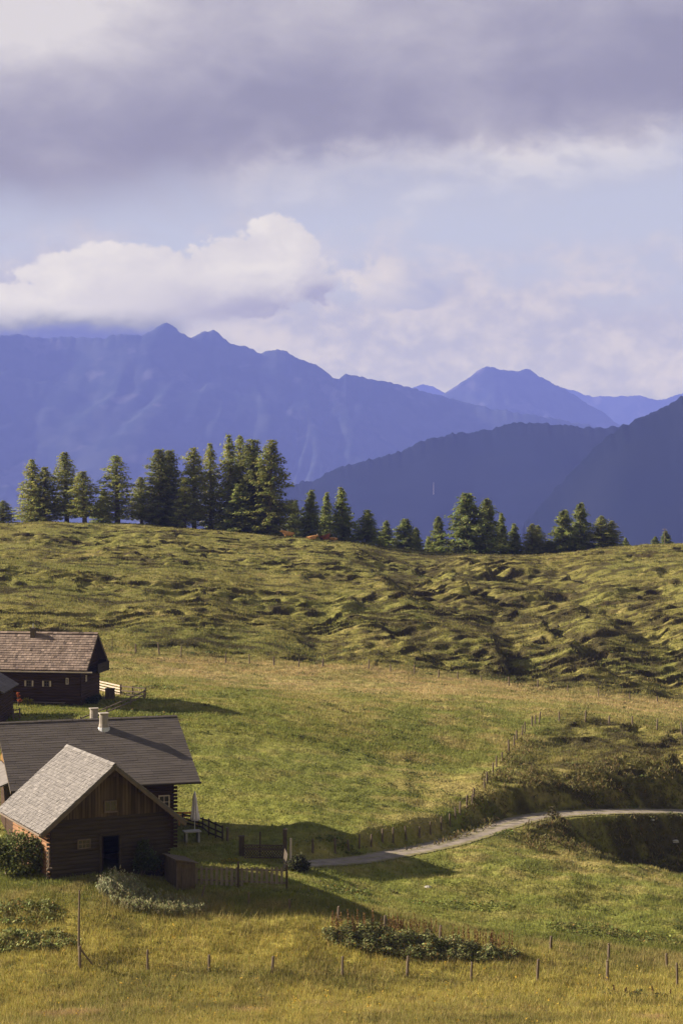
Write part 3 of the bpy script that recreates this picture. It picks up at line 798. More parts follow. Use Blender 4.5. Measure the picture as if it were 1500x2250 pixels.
# ---------------------------------------------------------------- fence posts
def post_mesh(i):
    r = random.Random(i); mb = MB()
    mb.tube([(0, 0, -0.4), (0, 0, 0.5), (r.uniform(-.015, .015), r.uniform(-.015, .015), 0.94), (r.uniform(-.03, .03), 0, 1.0)], [0.075, 0.07, 0.062, 0.045], 7)
    o = mb.build('fence_post', M['postwood'])
    return o
PROTO = [post_mesh(i) for i in range(4)]
_first = [True] * 4
def posts(rows, base_label, group, thick=1.0, d0=84, d1=345):
    r = random.Random(len(rows) * 7 + 1)
    n = len(rows)
    for i, (px, top, bot) in enumerate(rows):
        p = hit(px, bot, d0, d1)
        h = max(0.45, (bot - top) / F * p[1])
        k = r.randrange(4)
        if _first[k]:
            o = PROTO[k]; _first[k] = False
        else:
            o = link(PROTO[k].copy())
        o.location = p.tolist(); w = thick * r.uniform(0.85, 1.2)
        o.scale = (w, w, h); o.rotation_euler = (r.uniform(-0.07, 0.07), r.uniform(-0.07, 0.07), r.uniform(0, 6))
        tag(o, base_label.format(ORD[i]), 'fence post', group)

posts([(325,2089,2137),(460,2099,2135),(598,2101,2135),(752,2104,2149),(894,2104,2150),(1034,2114,2156),(1180,2108,2158),(1333,2111,2160),(1487,2115,2166)],
      '{} post from the braced corner post along the lowest meadow fence', 'posts of the lowest meadow fence', 1.0, 90, 100)
posts([(547,1962,1987),(636,1976,1998),(742,1991,2024),(845,2013,2048),(966,2035,2070),(1078,2048,2076),(1209,2057,2090),(1336,2073,2112),(1464,2095,2128)],
      '{} post counted from the sage bush in the fence above the dock patch', 'posts of the fence above the dock patch', 1.0, 97, 112)
posts([(687,1843,1874),(736,1843,1876),(765,1848,1870),(789,1833,1865),(815,1833,1860),(840,1824,1853),(864,1819,1853),(892,1817,1849),(921,1817,1840),(945,1806,1834),
       (969,1798,1826),(988,1788,1815),(1000,1775,1800),(1010,1761,1789),(1025,1750,1778),(1036,1746,1770),(1041,1732,1755),(1064,1711,1732),(1069,1696,1721),(1082,1676,1701),
       (1090,1660,1685),(1103,1653,1676),(1117,1625,1653),(1129,1616,1639),(1134,1605,1628),(1146,1594,1616),(1152,1585,1611),(1168,1573,1596),(1175,1571,1591),(1184,1564,1588)],
      '{} post from the gate in the fence climbing from the road to the pasture corner', 'posts of the fence climbing from the road', 1.0, 108, 190)
posts([(1228,1564,1586),(1285,1561,1585),(1337,1574,1594),(1388,1575,1598),(1442,1581,1604),(1497,1588,1613)],
      '{} post beyond the pasture corner along the hummocky bank above the road', 'posts above the hummocky road bank', 1.15, 158, 190)
posts([(299,1415,1436),(350,1412,1438),(398,1420,1444),(496,1434,1457),(548,1437,1459),(602,1442,1462),(656,1448,1466),(709,1447,1466),(810,1448,1471),(858,1459,1476),
       (910,1461,1482),(963,1471,1489),(1005,1476,1492),(1057,1484,1500),(1118,1487,1507),(1180,1494,1512),(1246,1504,1521),(1314,1514,1532),(1383,1523,1538),(1443,1530,1543)],
      '{} post from the tiled house in the long fence at the foot of the hill', 'posts of the fence at the foot of the hill', 1.2, 190, 225)

def gpx(px, py, d0=84, d1=345):
    return hit(px, py, d0, d1)

def single(name, fn, label, cat, material, loc, rz=0.0, smooth=False):
    mb = MB(); fn(mb); o = mb.build(name, material, None, smooth)
    o.location = [float(v) for v in loc]; o.rotation_euler = (0, 0, rz)
    return tag(o, label, cat)

p = hit(176, 2130, 90, 100)
t = empty('braced_post', p); tag(t, 'thick corner post held by a slanting brace in the lowest meadow fence', 'fence post')
mb = MB(); mb.tube([(0, 0, -0.4), (0, 0, 1.2)], [0.08, 0.07], 8); mb.build('post', M['postwood'], t)
mb = MB(); mb.beam((0.04, 0.02, 1.02), (0.62, 0.15, 0.22), 0.08, 0.08); mb.build('brace', M['postwood'], t)
p = hit(174, 2098, 90, 101)
single('wooden_pole', lambda mb: mb.tube([(0, 0, -0.4), (0.0, 0, 1.6), (0.03, 0, 3.4)], [0.07, 0.06, 0.045], 8), 'tall thin wooden pole rising behind the braced corner post', 'pole', M['postwood'], p)
p = hit(440, 1974, 97, 110)
single('fence_post', lambda mb: mb.tube([(0, 0, -0.3), (0.28, 0, 0.75)], [0.06, 0.05], 7), 'crooked pale post leaning beside the sage bush', 'fence post', M['postwood'], p)
p = hit(14, 1922, 100, 112)
single('fence_post', lambda mb: mb.tube([(0, 0, -0.3), (0, 0, 1.1)], [0.065, 0.055], 7), 'lone pale post in front of the bushy green shrub', 'fence post', M['palewood'], p)

# ---------------------------------------------------------------- fences of the farmyard
def rail_fence(name, path, hts, rails, material, label, post_w=0.11, rail_h=0.1, post_extra=0.08, group=None):
    """path: ground points; a post at each and rails between"""
    o0 = np.array(path[0]); t = empty(name, o0); tag(t, label, 'fence', group)
    pts = [np.array(q) - o0 for q in path]
    for q, h in zip(pts, hts):
        mb = MB(); mb.box((q[0], q[1], q[2] + (h + post_extra - 0.4) / 2), (post_w, post_w, h + post_extra + 0.4)); mb.build('post', material, t)
    for fr in rails:
        mb = MB()
        for (a, ha), (b, hb) in zip(zip(pts, hts), list(zip(pts, hts))[1:]):
            off = np.array([0, -post_w / 2 - 0.022, 0])
            mb.beam(a + off + [0, 0, ha * fr], b + off + [0, 0, hb * fr], 0.04, rail_h)
        mb.build('rail', material, t)
    return t

def gp(px, py, d):
    q = P(px, py, d); return np.array([q[0], q[1], gz(q[0], q[1])])
# white panel beside the tiled house, then dark rails, then the slanting handrail
a, b = gpx(207, 1514, 140), gpx(264, 1527, 140)
t = empty('slat_fence', a); tag(t, 'whitish slatted fence panel shining in the sun beside the tiled house', 'fence')
for k in range(4):
    mb = MB(); mb.beam([0, 0, 0.06 + 0.25 * k], b - a + [0, 0, 0.06 + 0.25 * k], 0.04, 0.125); mb.build('slat', M['palewood'], t)
for f in (0.02, 0.5, 0.99):
    mb = MB(); q = (b - a) * f; mb.box((q[0] + 0.07, q[1] + 0.06, q[2] + 0.2), (0.09, 0.09, 1.5)); mb.build('post', M['greywood'], t)
c = gpx(320, 1533, 140)
pts = [b + [0.12, 0, -0.05], (b + c) / 2, c]
rail_fence('rail_fence', pts, [0.9, 0.85, 0.85], (0.95, 0.5, 0.12), M['greywood'], 'grey three-rail fence continuing from the whitish slatted panel')
q0, q1, q2, q3 = gpx(317, 1535, 138), gpx(288, 1550, 138), gpx(235, 1573, 138), gpx(178, 1597, 138)
rail_fence('rail_fence', [q0, q1, q2, q3], [0.7, 0.7, 0.7, 0.7], (0.95, 0.45), M['greywood'], 'sloping two-rail fence running down behind the farmhouse roof')
p = gpx(242, 1536, 140)
single('water_trough', lambda mb: (mb.box((0, 0, 0.2), (0.80, 0.6, 1.4)), mb.box((0, 0, 0.93), (0.84, 0.68, 0.06))), 'dark upright wooden trough box in front of the whitish fence', 'trough', M['darkwood'], p)
p = P(38, 1578, 145.5)
rail_fence('yard_rail', [gpx(30, 1582, 138), gpx(44, 1581, 138)], [0.85, 0.85], (0.95, 0.6, 0.3), M['greywood'], 'short grey railing standing against the small hut')

# parasol, slab, bench and terrace rail
p = gpx(428, 1830, 115); zt = P(428, 1740, p[1])[2]; zb = p[2]
t = empty('parasol', (p[0], p[1], zb)); tag(t, 'closed white parasol standing on the terrace beside the farmhouse', 'parasol')
H = zt - zb
mb = MB(); mb.tube([(0, 0, -0.5), (0, 0, H)], [0.03, 0.025], 8); mb.build('pole', M['whitewood'], t)
vs, n = [], 40
prof = [(0.30, 0.20), (0.33, 0.27), (0.40, 0.25), (0.55, 0.18), (0.8, 0.125), (0.93, 0.10), (0.985, 0.05)]
for zf, rr in prof:
    for k in range(n):
        an = 2 * math.pi * k / n
        ri = rr * (1 + 0.30 * math.cos(8 * an + zf * 2) * (1 if zf < 0.9 else 0.3)) * (1 + 0.12 * math.sin(3 * an + 5 * zf))
        vs.append((ri * math.cos(an), ri * math.sin(an), H * zf + (0.05 * math.cos(8 * an) if zf < 0.31 else 0)))
fs = [(i * n + k, i * n + (k + 1) % n, (i + 1) * n + (k + 1) % n, (i + 1) * n + k) for i in range(len(prof) - 1) for k in range(n)] + [tuple((len(prof) - 1) * n + k for k in range(n))]
mb = MB(); mb.add(vs, fs); mb.build('canopy', M['canvas'], t, True)
mb = MB(); mb.tube([(0, 0, H * 0.52), (0, 0, H * 0.545)], [0.2, 0.2], 16); mb.build('strap', M['canvas'], t)
mb = MB(); mb.tube([(0, 0, H * 0.98), (0, 0, H * 1.02)], [0.045, 0.02], 10); mb.build('finial', M['metal'], t)
s0 = gpx(421, 1850, 112)
t = empty('stone_table', (s0[0], s0[1], s0[2]), 0.3); tag(t, 'pale flat garden table at the foot of the closed parasol', 'table')
mb = MB(); mb.box((0, -0.1, 0.72), (1.15, 0.8, 0.07)); mb.build('top', M['stone'], t)
for i in (-1, 1):
    mb = MB(); mb.box((i * 0.42, -0.1, 0.2), (0.12, 0.6, 0.96)); mb.build('leg', M['stone'], t)
s1 = gpx(414, 1814, 115)
t = empty('garden_bench', (s1[0], s1[1], s1[2] - 0.05), 0.1); tag(t, 'orange wooden bench glowing in the sun behind the parasol', 'bench')
mb = MB(); mb.box((0, 0, 0.44), (1.5, 0.4, 0.05)); mb.build('seat', M['orange'], t)
mb = MB(); mb.box((0, 0.22, 0.66), (1.5, 0.05, 0.14)); mb.box((0, 0.22, 0.86), (1.5, 0.05, 0.14)); mb.build('backrest', M['orange'], t)
for i in (-1, 1):
    mb = MB(); mb.box((i * 0.62, 0, 0.0), (0.08, 0.36, 0.83)); mb.build('leg', M['orange'], t)
rail_fence('terrace_rail', [gpx(402, 1812, 118), gpx(446, 1823, 118), gpx(459, 1836, 118), gpx(474, 1842, 118), gpx(489, 1847, 116)], [0.72, 0.75, 1.05, 1.0, 0.95], (0.95, 0.55, 0.2), M['darkwood'],
           'dark three-rail railing round the terrace below the parasol', rail_h=0.11)
p = gpx(500, 1848, 112)
single('fence_post', lambda mb: mb.tube([(0, 0, -0.4), (0, 0, 0.9)], [0.09, 0.08], 7), 'short stout post at the lower end of the terrace railing', 'fence post', M['postwood'], p)
p = gpx(531, 1881, 110)
single('gate_post', lambda mb: (mb.box((0, 0, 0.4), (0.34, 0.34, 1.7)), mb.box((0, 0, 1.27), (0.38, 0.38, 0.06))), 'thick square gate post at the terrace end of the lattice fence', 'gate post', M['darkwood'], p)
# lattice fence
a, b = gpx(537, 1886, 110), gpx(622, 1887, 110)
t = empty('lattice_fence', a); tag(t, 'crisscross lattice fence panel between the two dark gate posts', 'fence')
d = b - a; Lh = np.linalg.norm(d); ux = d / Lh
mb = MB()
hgt, st = 0.80, 0.22
for sgn in (1, -1):
    x = -hgt
    while x < Lh:
        x0, x1 = max(x, 0), min(x + hgt, Lh)
        z0, z1 = (x0 - x), (x1 - x)
        if sgn < 0: z0, z1 = hgt - z0, hgt - z1
        if x1 - x0 > 0.05: mb.beam(ux * x0 + [0, 0.016 * sgn, z0 + 0.06], ux * x1 + [0, 0.016 * sgn, z1 + 0.06], 0.025, 0.05)
        x += st
mb.build('lattice', M['darkwood'], t)
for z in (0.06, 0.62, 0.86):
    mb = MB(); mb.beam([0, -0.05, z], d + [0, -0.05, z], 0.04, 0.09 if z != 0.62 else 0.12); mb.build('rail', M['darkwood'], t)
mb = MB(); q = d * 0.4; mb.box((q[0], q[1] + 0.1, 0.75), (0.09, 0.09, 1.6)); mb.build('post', M['darkwood'], t)
p = gpx(626, 1897, 108)
single('gate_post', lambda mb: (mb.box((0, 0, 0.5), (0.26, 0.26, 3.3)), mb.box((0, 0, 2.17), (0.29, 0.29, 0.05))), 'tall dark gate post rising beside the sunlit leaning board', 'gate post', M['darkwood'], p)
p = gpx(638, 1897, 108)
single('wooden_pole', lambda mb: mb.tube([(0, 0, -0.8), (0.02, 0, 1.62)], [0.08, 0.07], 8), 'slim pale pole standing close beside the tall dark gate post', 'pole', M['palewood'], p)
a = gpx(620, 1910, 106)
single('leaning_board', lambda mb: mb.hexa([(0, 0, -0.2), (0.12, -0.1, -0.2), (0.14, -0.06, -0.2), (0.02, 0.04, -0.2)], [(0.14, 0.1, 1.3), (0.34, -0.05, 0.95), (0.36, -0.01, 0.95), (0.16, 0.14, 1.3)]),
       'pale board leaning in the sun against the tall gate post', 'board', M['picketwood'], a)
# picket fence
a, b = P(421, 1952, 107.3), P(630, 1956, 108.2)
a[2] = gz(a[0], a[1]); b[2] = gz(b[0], b[1])
t = empty('picket_fence', a); tag(t, 'weathered grey picket fence between the boarded shed and the tall gate post', 'fence')
d = b - a; ztop = [P(421, 1904, 107.3)[2] - a[2], P(630, 1906, 108.2)[2] - a[2]]
for k in range(20):
    f = k / 19; q = d * f; zt = ztop[0] + (ztop[1] - ztop[0]) * f + random.uniform(-0.04, 0.04)
    z0 = q[2] + (0.05 if f < 0.55 else 0.28)
    mb = MB(); w = 0.08
    mb.hexa([(q[0] - w, q[1] - 0.012, z0), (q[0] + w, q[1] - 0.012, z0), (q[0] + w, q[1] + 0.012, z0), (q[0] - w, q[1] + 0.012, z0)],
            [(q[0] - w * 0.8, q[1] - 0.012, zt), (q[0] + w * 0.8, q[1] - 0.012, zt), (q[0] + w * 0.8, q[1] + 0.012, zt), (q[0] - w * 0.8, q[1] + 0.012, zt)])
    mb.build('picket', M['picketwood'], t)
for fr in (0.28, 0.86):
    mb = MB(); mb.beam([0, 0.04, d[2] * 0 + ztop[0] * fr], [d[0], d[1] + 0.04, d[2] * (1 - fr) + ztop[1] * fr], 0.05, 0.09); mb.build('rail', M['greywood'], t)
for f in (0.0, 0.49, 1.0):
    q = d * f; mb = MB(); mb.box((q[0], q[1] - 0.08, q[2] + 0.55), (0.12, 0.12, 1.9)); mb.build('post', M['darkwood'], t)

# ---------------------------------------------------------------- shrubs and weeds
p = gpx(60, 1925, 100, 112)
bush('shrub', (p[0], p[1] + 0.6, p[2]), [(-1.6, 0, 1.0, 1.0), (-0.6, 0.1, 1.55, 1.1), (0.5, 0, 1.3, 1.0), (1.1, 0.1, 0.7, 0.75), (-0.2, -0.3, 0.7, 1.0), (-2.2, 0.2, 1.5, 0.9), (1.5, -0.2, 0.4, 0.5)], 9500, 0.11, (0.125, 0.140, 0.048),
     'big rounded green shrub growing against the barn side wall', 'shrub', 1)
p = gpx(300, 1927, 100, 110)
bush('shrub', (p[0] + 0.25, p[1] + 0.25, p[2]), [(0.2, 0, 1.3, 0.6), (0.0, 0, 0.7, 0.6), (0.55, 0.1, 0.8, 0.6), (0.1, 0, 1.85, 0.35)], 1500, 0.11, (0.045, 0.055, 0.018),
     'dark leafy shrub climbing the barn front beside the open doorway', 'shrub', 2)
p = gpx(655, 1915, 108, 120)
bush('shrub', (p[0], p[1], p[2] - 0.1), [(0, 0, 0.6, 0.62), (0.25, 0.1, 0.45, 0.5), (-0.25, 0, 0.45, 0.5), (0.05, 0, 0.95, 0.35)], 2200, 0.09, (0.05, 0.052, 0.02),
     'dark rounded bush in the shade beside the gate posts', 'shrub', 3)
p = gpx(345, 1925, 100, 112)
bush('shrub', (p[0] + 0.1, p[1] + 0.2, p[2]), [(0, 0, 0.5, 0.55), (0.6, 0, 0.35, 0.5), (-0.5, 0, 0.35, 0.4)], 1100, 0.09, (0.10, 0.065, 0.025), 'brownish withered shrub between the sage bush and the shed', 'shrub', 4)
p = gpx(265, 1966, 99, 110)
def spikes_patch(name, at, n, rx, ry, h, w, col, label, cat, seed, var=0.22, lean=0.22):
    """upright leafy stems in an elliptical patch on the ground"""
    r = np.random.default_rng(seed)
    a, q = r.uniform(0, 2 * np.pi, n), np.sqrt(r.uniform(0, 1, n))
    x, y = at[0] + rx * q * np.cos(a), at[1] + ry * q * np.sin(a)
    z = ground(x, y)
    hh = h(q) * r.uniform(0.6, 1.2, n) if callable(h) else h * r.uniform(0.6, 1.2, n)
    m = 16
    f = r.uniform(0.05, 1, (n, m))
    ln = r.normal(0, lean, (n, 2))
    px = np.stack([(x[:, None] + ln[:, :1] * f * hh[:, None]), (y[:, None] + ln[:, 1:] * f * hh[:, None]), z[:, None] + f * hh[:, None]], -1).reshape(-1, 3) - np.array(at)
    px[:, :2] += r.normal(0, 0.05, (len(px), 2))
    V, Fc = leaf_cloud(px, w, r, 0.0, 2.6, droop=np.array([0, 0, 1.6]))
    t = empty(name, at); tag(t, label, cat)
    fast_mesh('foliage', V, Fc, M['leaf'], tints(len(px), col, r, var), t)
    return t
spikes_patch('sage_bush', p, 320, 1.35, 0.9, lambda q: 1.6 - 1.0 * q, 0.055, (0.25, 0.25, 0.15), 'grey-green sage bush with upright stems in front of the barn door', 'bush', 5)
p = gpx(350, 1996, 96, 108)
spikes_patch('sage_bush', p, 480, 2.7, 1.1, 0.62, 0.05, (0.24, 0.235, 0.12), 'low grey-green sage patch spreading downhill toward the leaning post', 'bush', 6)

def dock(name, c, n, rx, ry, hl, size, col, label, seed, spikes=0, spike_col=(0.155, 0.092, 0.036)):
    r = np.random.default_rng(seed)
    t = empty(name, c); tag(t, label, 'weeds')
    a, q = r.uniform(0, 2 * np.pi, n), np.sqrt(r.uniform(0, 1, n))
    x, y = c[0] + rx * q * np.cos(a), c[1] + ry * q * np.sin(a)
    lump = 0.65 + 0.7 * perlin(x / 0.8, y / 0.8, seed)
    z = ground(x, y) + r.uniform(0.02, 1, n) ** 0.7 * hl * (1 - 0.45 * q ** 3) * np.clip(lump, 0.3, 1.3)
    p = np.column_stack([x, y, z]) - np.array(c)
    V, Fc = leaf_cloud(p, size, r, 0.55, 1.7)
    cl = tints(len(p), col, r, 0.3)
    yl = np.repeat(r.uniform(0, 1, len(p)) < 0.05, 4); cl[yl] = np.array([0.24, 0.15, 0.04])
    fast_mesh('foliage', V, Fc, M['leaf'], cl, t)
    if spikes:
        pts = []; hs_ = []
        for i in range(spikes):
            an, qq = r.uniform(-0.2, math.pi + 0.2), math.sqrt(r.uniform(0.1, 1))
            x, y = c[0] + rx * 0.92 * qq * math.cos(an), c[1] + ry * 0.8 * qq * math.sin(an)
            h = hl * r.uniform(1.1, 1.6); z0 = gz(x, y)
            k = 46; f = r.uniform(0.45, 1, k); ang = r.uniform(0, 6.28, k); rr = 0.055 * (1.25 - f)
            lx = r.normal(0, 0.05)
            pts.append(np.column_stack([x + lx * f + rr * np.cos(ang), y + rr * np.sin(ang), z0 + h * f]))
            st = np.linspace(0, 0.5, 6); pts.append(np.column_stack([x + lx * st, np.full(6, y), z0 + h * st]))
        p = np.concatenate(pts) - np.array(c)
        V, Fc = leaf_cloud(p, 0.05, r, 0.0, 1.8, droop=np.array([0, 0, 1.2]))
        fast_mesh('flower_spikes', V, Fc, M['leaf'], tints(len(p), spike_col, r, 0.25), t)['kind'] = 'stuff'
    return t
p = gpx(925, 2092, 95, 103); p[1] += 0.3
dock('dock_patch', p, 13000, 5.4, 1.5, 0.95, 0.098, (0.165, 0.172, 0.066), 'broad patch of leafy dock weeds with rusty flower spikes in the meadow', 21, 75)
p = gpx(60, 2075, 94, 103)
dock('weed_patch', p, 2200, 3.0, 1.1, 0.55, 0.12, (0.17, 0.185, 0.06), 'leafy green weed patch beside the tall wooden pole', 22)
p = gpx(45, 2010, 96, 104)
dock('weed_patch', p, 1300, 2.6, 1.3, 0.5, 0.12, (0.165, 0.18, 0.058), 'upper green weed patch on the slope below the lone pale post', 23)
p = gpx(1400, 2190, 88, 96)
dock('weed_patch', p, 420, 2.2, 0.7, 0.35, 0.09, (0.10, 0.105, 0.035), 'small dark weed patch in the meadow below the lowest fence', 24, 5, (0.15, 0.10, 0.04))
for px, py, n, rx, ry, lab in ((1370, 2055, 900, 4.5, 1.6, 'flat spread of shiny green dock leaves above the upper fence posts'), (1010, 1995, 450, 3.2, 1.2, 'low dock leaves scattered on the turf beyond the barn shadow tip'),
                               (760, 1960, 500, 1.7, 1.3, 'green weeds growing in the barn shadow by the dark rounded bush'), (745, 1855, 350, 1.6, 0.7, 'bushy weeds along the fence where the road begins'),
                               (350, 1512, 500, 2.6, 1.6, 'green weeds below the grey three-rail fence'), (1110, 1832, 140, 0.8, 0.5, 'single weed clump at the inner edge of the road bend'),
                               (315, 1567, 500, 3.6, 1.4, 'strip of nettles behind the farmhouse ridge')):
    p = gpx(px, py)
    dock('weed_patch', p, n, rx, ry, 0.28, 0.11 if py > 1700 else 0.15, (0.115, 0.135, 0.035), lab, px)
p = gpx(41, 1552, 140)
bush('flower_bush', p, [(0, 0, 0.85, 0.16), (0.08, 0, 0.5, 0.2), (-0.05, 0, 1.1, 0.12)], 160, 0.08, (0.30, 0.075, 0.015), 'bright orange flowers beside the small hut', 'flowers', 31)
p = gpx(60, 1549, 140)
bush('flower_bush', p, [(0, 0, 0.35, 0.35), (0.3, 0, 0.3, 0.3), (-0.3, 0, 0.25, 0.3)], 500, 0.09, (0.22, 0.19, 0.02), 'yellow-green garden bush in front of the tiled house', 'bush', 32)
p = gpx(208, 1548, 140)
bush('shrub', p, [(0, 0, 0.4, 0.45), (0.3, 0, 0.6, 0.35), (-0.4, 0, 0.3, 0.4)], 600, 0.12, (0.035, 0.045, 0.022), 'dark low shrub at the gable corner of the tiled house', 'shrub', 33)
p = gpx(505, 1897, 108, 120)
bush('flower_bush', p, [(0, 0, 0.1, 0.25), (0.4, 0, 0.12, 0.25), (-0.4, 0, 0.1, 0.2)], 420, 0.05, (0.26, 0.21, 0.02), 'low yellow flowers in the lit strip behind the picket fence', 'flowers', 34, stem=False)
p = gpx(1210, 1800, 128, 150)
bush('shrub', p, [(0, 0, 0.3, 0.45), (0.4, -0.3, 0.2, 0.45), (0.1, 0.1, 0.8, 0.25)], 420, 0.1, (0.07, 0.06, 0.025), 'small scrubby bush on the rim where the road bends', 'shrub', 35)

def rock(px, py, r0, label, seed, d0=84, d1=345):
    p = gpx(px, py, d0, d1); r = np.random.default_rng(seed)
    mb = MB(); n = 9; vs = []; fs = []
    for i, f in enumerate((-0.4, 0.05, 0.5, 0.85)):
        for k in range(n):
            q = r0 * math.sqrt(max(0.05, 1 - f * f)) * r.uniform(0.8, 1.2); an = 2 * math.pi * k / n
            vs.append((q * math.cos(an) * 1.4, q * math.sin(an), r0 * 0.7 * f))
    for i in range(3):
        for k in range(n): fs.append((i * n + k, i * n + (k + 1) % n, (i + 1) * n + (k + 1) % n, (i + 1) * n + k))
    fs.append(tuple(3 * n + k for k in range(n)))
    mb.add(vs, fs); o = mb.build('rock', M['stone'], None); o.location = p.tolist(); tag(o, label, 'rock')
rock(1482, 1855, 0.24, 'whitish rock at the sunny side of the shaded hollow', 1, 120, 150)
rock(940, 1951, 0.17, 'flat pale rock lying along the long shadow on the turf', 2, 108, 124)
rock(1432, 1803, 0.14, 'tiny pale stone high on the shaded bank below the road', 3, 130, 155)

def build_scrub():
    r = np.random.default_rng(91)
    n = 150000
    x, y = r.uniform(4, 40, n), r.uniform(122, 175, n)
    rd, rz = road_dist(x, y)
    xd = np.interp(y, DIAG[:, 1], DIAG[:, 0])
    up = ((y > np.interp(x, ROADC[:, 0], ROADC[:, 1])) & (x > xd)) | ((x > 13) & (y > 128) & (rd < 9) & (rd > 1.9))
    w = np.maximum(sstep(1.6, 2.0, rd) * sstep(8.0, 4.5, rd) * 1.3, sstep(0.2, 0.6, x - xd) * sstep(3.0, 1.2, x - xd) * sstep(172, 150, y))
    lump = 0.5 + perlin(x / 1.3, y / 1.3, 71) + 0.5 * perlin(x / 4, y / 4, 72)
    k = up & (r.uniform(0, 1, n) < w * np.clip(lump, 0, 1))
    x, y, lump = x[k], y[k], np.clip(lump[k], 0, 1)
    z = ground(x, y) + r.uniform(0, 0.5, len(x)) * lump
    V, Fc = leaf_cloud(np.column_stack([x, y, z]), 0.075, r, 0.1, 4.5, droop=np.array([0, 0, 1.2]))
    c = lerp(np.ones((len(x), 1)) * np.array([0.115, 0.108, 0.036]), np.ones((len(x), 1)) * np.array([0.15, 0.105, 0.045]), (r.uniform(0, 1, len(x)) < 0.3) * 1.0)
    c = np.repeat(c * np.exp(r.normal(0, 0.25, (len(x), 1))), 4, 0)
    tag(fast_mesh('undergrowth', V, Fc, M['leaf'], c), kind='stuff')
def build_weeds():
    r = np.random.default_rng(55)
    P_, C_ = [], []
    for d0, d1, n, sz, hh, k in ((86, 104, 130, 0.07, 0.22, 26), (104, 150, 260, 0.08, 0.16, 26), (130, 206, 420, 0.11, 0.16, 30), (206, 316, 420, 0.15, 0.22, 24)):
        xy = free(scatter(n, d0, d1, int(d0) + 500))
        keep = perlin(xy[:, 0] / 9, xy[:, 1] / 9, 81) > -0.25
        for x, y in xy[keep]:
            rad = r.uniform(0.12, 0.55) * (1 + d0 / 300)
            q = r.normal(0, 1, (k, 2)) * rad * np.array([1, 0.5])
            px, py = x + q[:, 0], y + q[:, 1]
            P_.append(np.column_stack([px, py, ground(px, py) + r.uniform(0.02, hh, k)]))
            c = (np.array([0.075, 0.095, 0.026]), np.array([0.10, 0.11, 0.034]), np.array([0.075, 0.058, 0.028]))[r.choice(3, p=[0.5, 0.35, 0.15])]
            C_.append(np.repeat(c[None] * r.uniform(0.8, 1.25), k, 0))
    xy = free(scatter(260, 86, 100, 907)); k = 3
    for x, y in xy:                                             # small yellow and orange flower heads
        q = r.normal(0, 0.05, (k, 2)); px, py = x + q[:, 0], y + q[:, 1]
        P_.append(np.column_stack([px, py, ground(px, py) + r.uniform(0.25, 0.4, k)])); C_.append(np.repeat(np.array([[0.42, 0.27, 0.03]]), k, 0))
    p = np.concatenate(P_); c = np.concatenate(C_)
    sz = np.where(p[:, 1] < 104, 0.06, np.where(p[:, 1] < 140, 0.085, np.where(p[:, 1] < 206, 0.11, 0.15)))
    V, Fc = leaf_cloud(p, sz, r, 0.5, 1.8)
    tag(fast_mesh('weeds', V, Fc, M['leaf'], np.repeat(c, 4, 0)), kind='stuff')
build_scrub()
build_weeds()
build_grass()

# ---------------------------------------------------------------- conifers on the ridge
def conifer(seed, h, rad, full, kind, bare, dens, col):
    """prototype tree: Empty > trunk (with limbs), crown of needle sprays"""
    r = np.random.default_rng(seed)
    t = empty(kind, (0, 0, -500))
    mb = MB()
    lean = r.normal(0, 0.012, 2) * h
    tr = [(0, 0, -0.8), (lean[0] * .3, lean[1] * .3, h * .35), (lean[0] * .7, lean[1] * .7, h * .7), (lean[0], lean[1], h * .98)]
    mb.tube(tr, [0.22 * h / 15 + .05, 0.17 * h / 15 + .03, 0.09 * h / 15 + .02, 0.015], 8)
    P_, D_ = [], []
    z = h * bare
    rot = 0
    gap = r.uniform(0.35, 0.9, 40)
    while z < h * 0.985:
        f = (z - h * bare) / (h * (1 - bare))
        env = rad * (1 - f) ** full * (0.55 + 0.45 * min(1, f * 6 + 0.35))
        nb = int(r.integers(4, 8))
        for k in range(nb):
            a = rot + 2 * math.pi * (k + r.uniform(-.35, .35)) / nb
            ln = env * r.uniform(0.55, 1.18) + 0.12
            if r.uniform() < 0.10: ln *= r.uniform(0.3, 1.35)
            rise_ = 0.25 - 0.55 * (1 - f) + r.normal(0, .1)
            o = np.array([lean[0] * z / h, lean[1] * z / h, z])
            dirv = np.array([math.cos(a), math.sin(a), 0])
            m = max(11, int(ln * dens * 4.2))
            q_s = r.uniform(0.06, 1, m) ** 0.75
            q = o + dirv * (ln * q_s)[:, None]
            q[:, 2] += rise_ * ln * q_s + 0.28 * ln * q_s * q_s * (0.3 + f)
            q += r.normal(0, 0.07 + 0.16 * ln ** 0.5 * 0.5, (m, 3)) * np.array([1, 1, 0.7])
            q[:, 2] -= np.abs(r.normal(0, 0.15, m))
            P_.append(q); D_.append(np.repeat((dirv * 0.8 + [0, 0, -0.8])[None], m, 0))
            if ln > 0.9 and k % 2 == 0:
                e = o + dirv * ln * 0.8; e[2] += rise_ * ln * .8 + .18 * ln * .64
                mb.tube([o, e], [0.04, 0.01], 5, cap=False)
        rot += 1.3
        z += h * 0.022 * r.uniform(0.75, 1.35) + 0.10
    q = np.concatenate(P_); dd = np.concatenate(D_)
    V, Fc = leaf_cloud(q, 0.118, r, 0.2, 3.3, droop=dd * 1.3)
    clump = 0.85 + 0.4 * perlin(q[:, 0] / 1.1 + seed, q[:, 2] / 1.3, seed)
    c = tints(len(q), np.array(col) * np.array([2.5, 2.4, 1.75]), r, 0.16).reshape(-1, 4, 3) * clump[:, None, None]
    mb.build('trunk', M['bark'], t)
    fast_mesh('crown', V, Fc, M['needle'], c.reshape(-1, 3), t)
    t['h'] = h
    return t
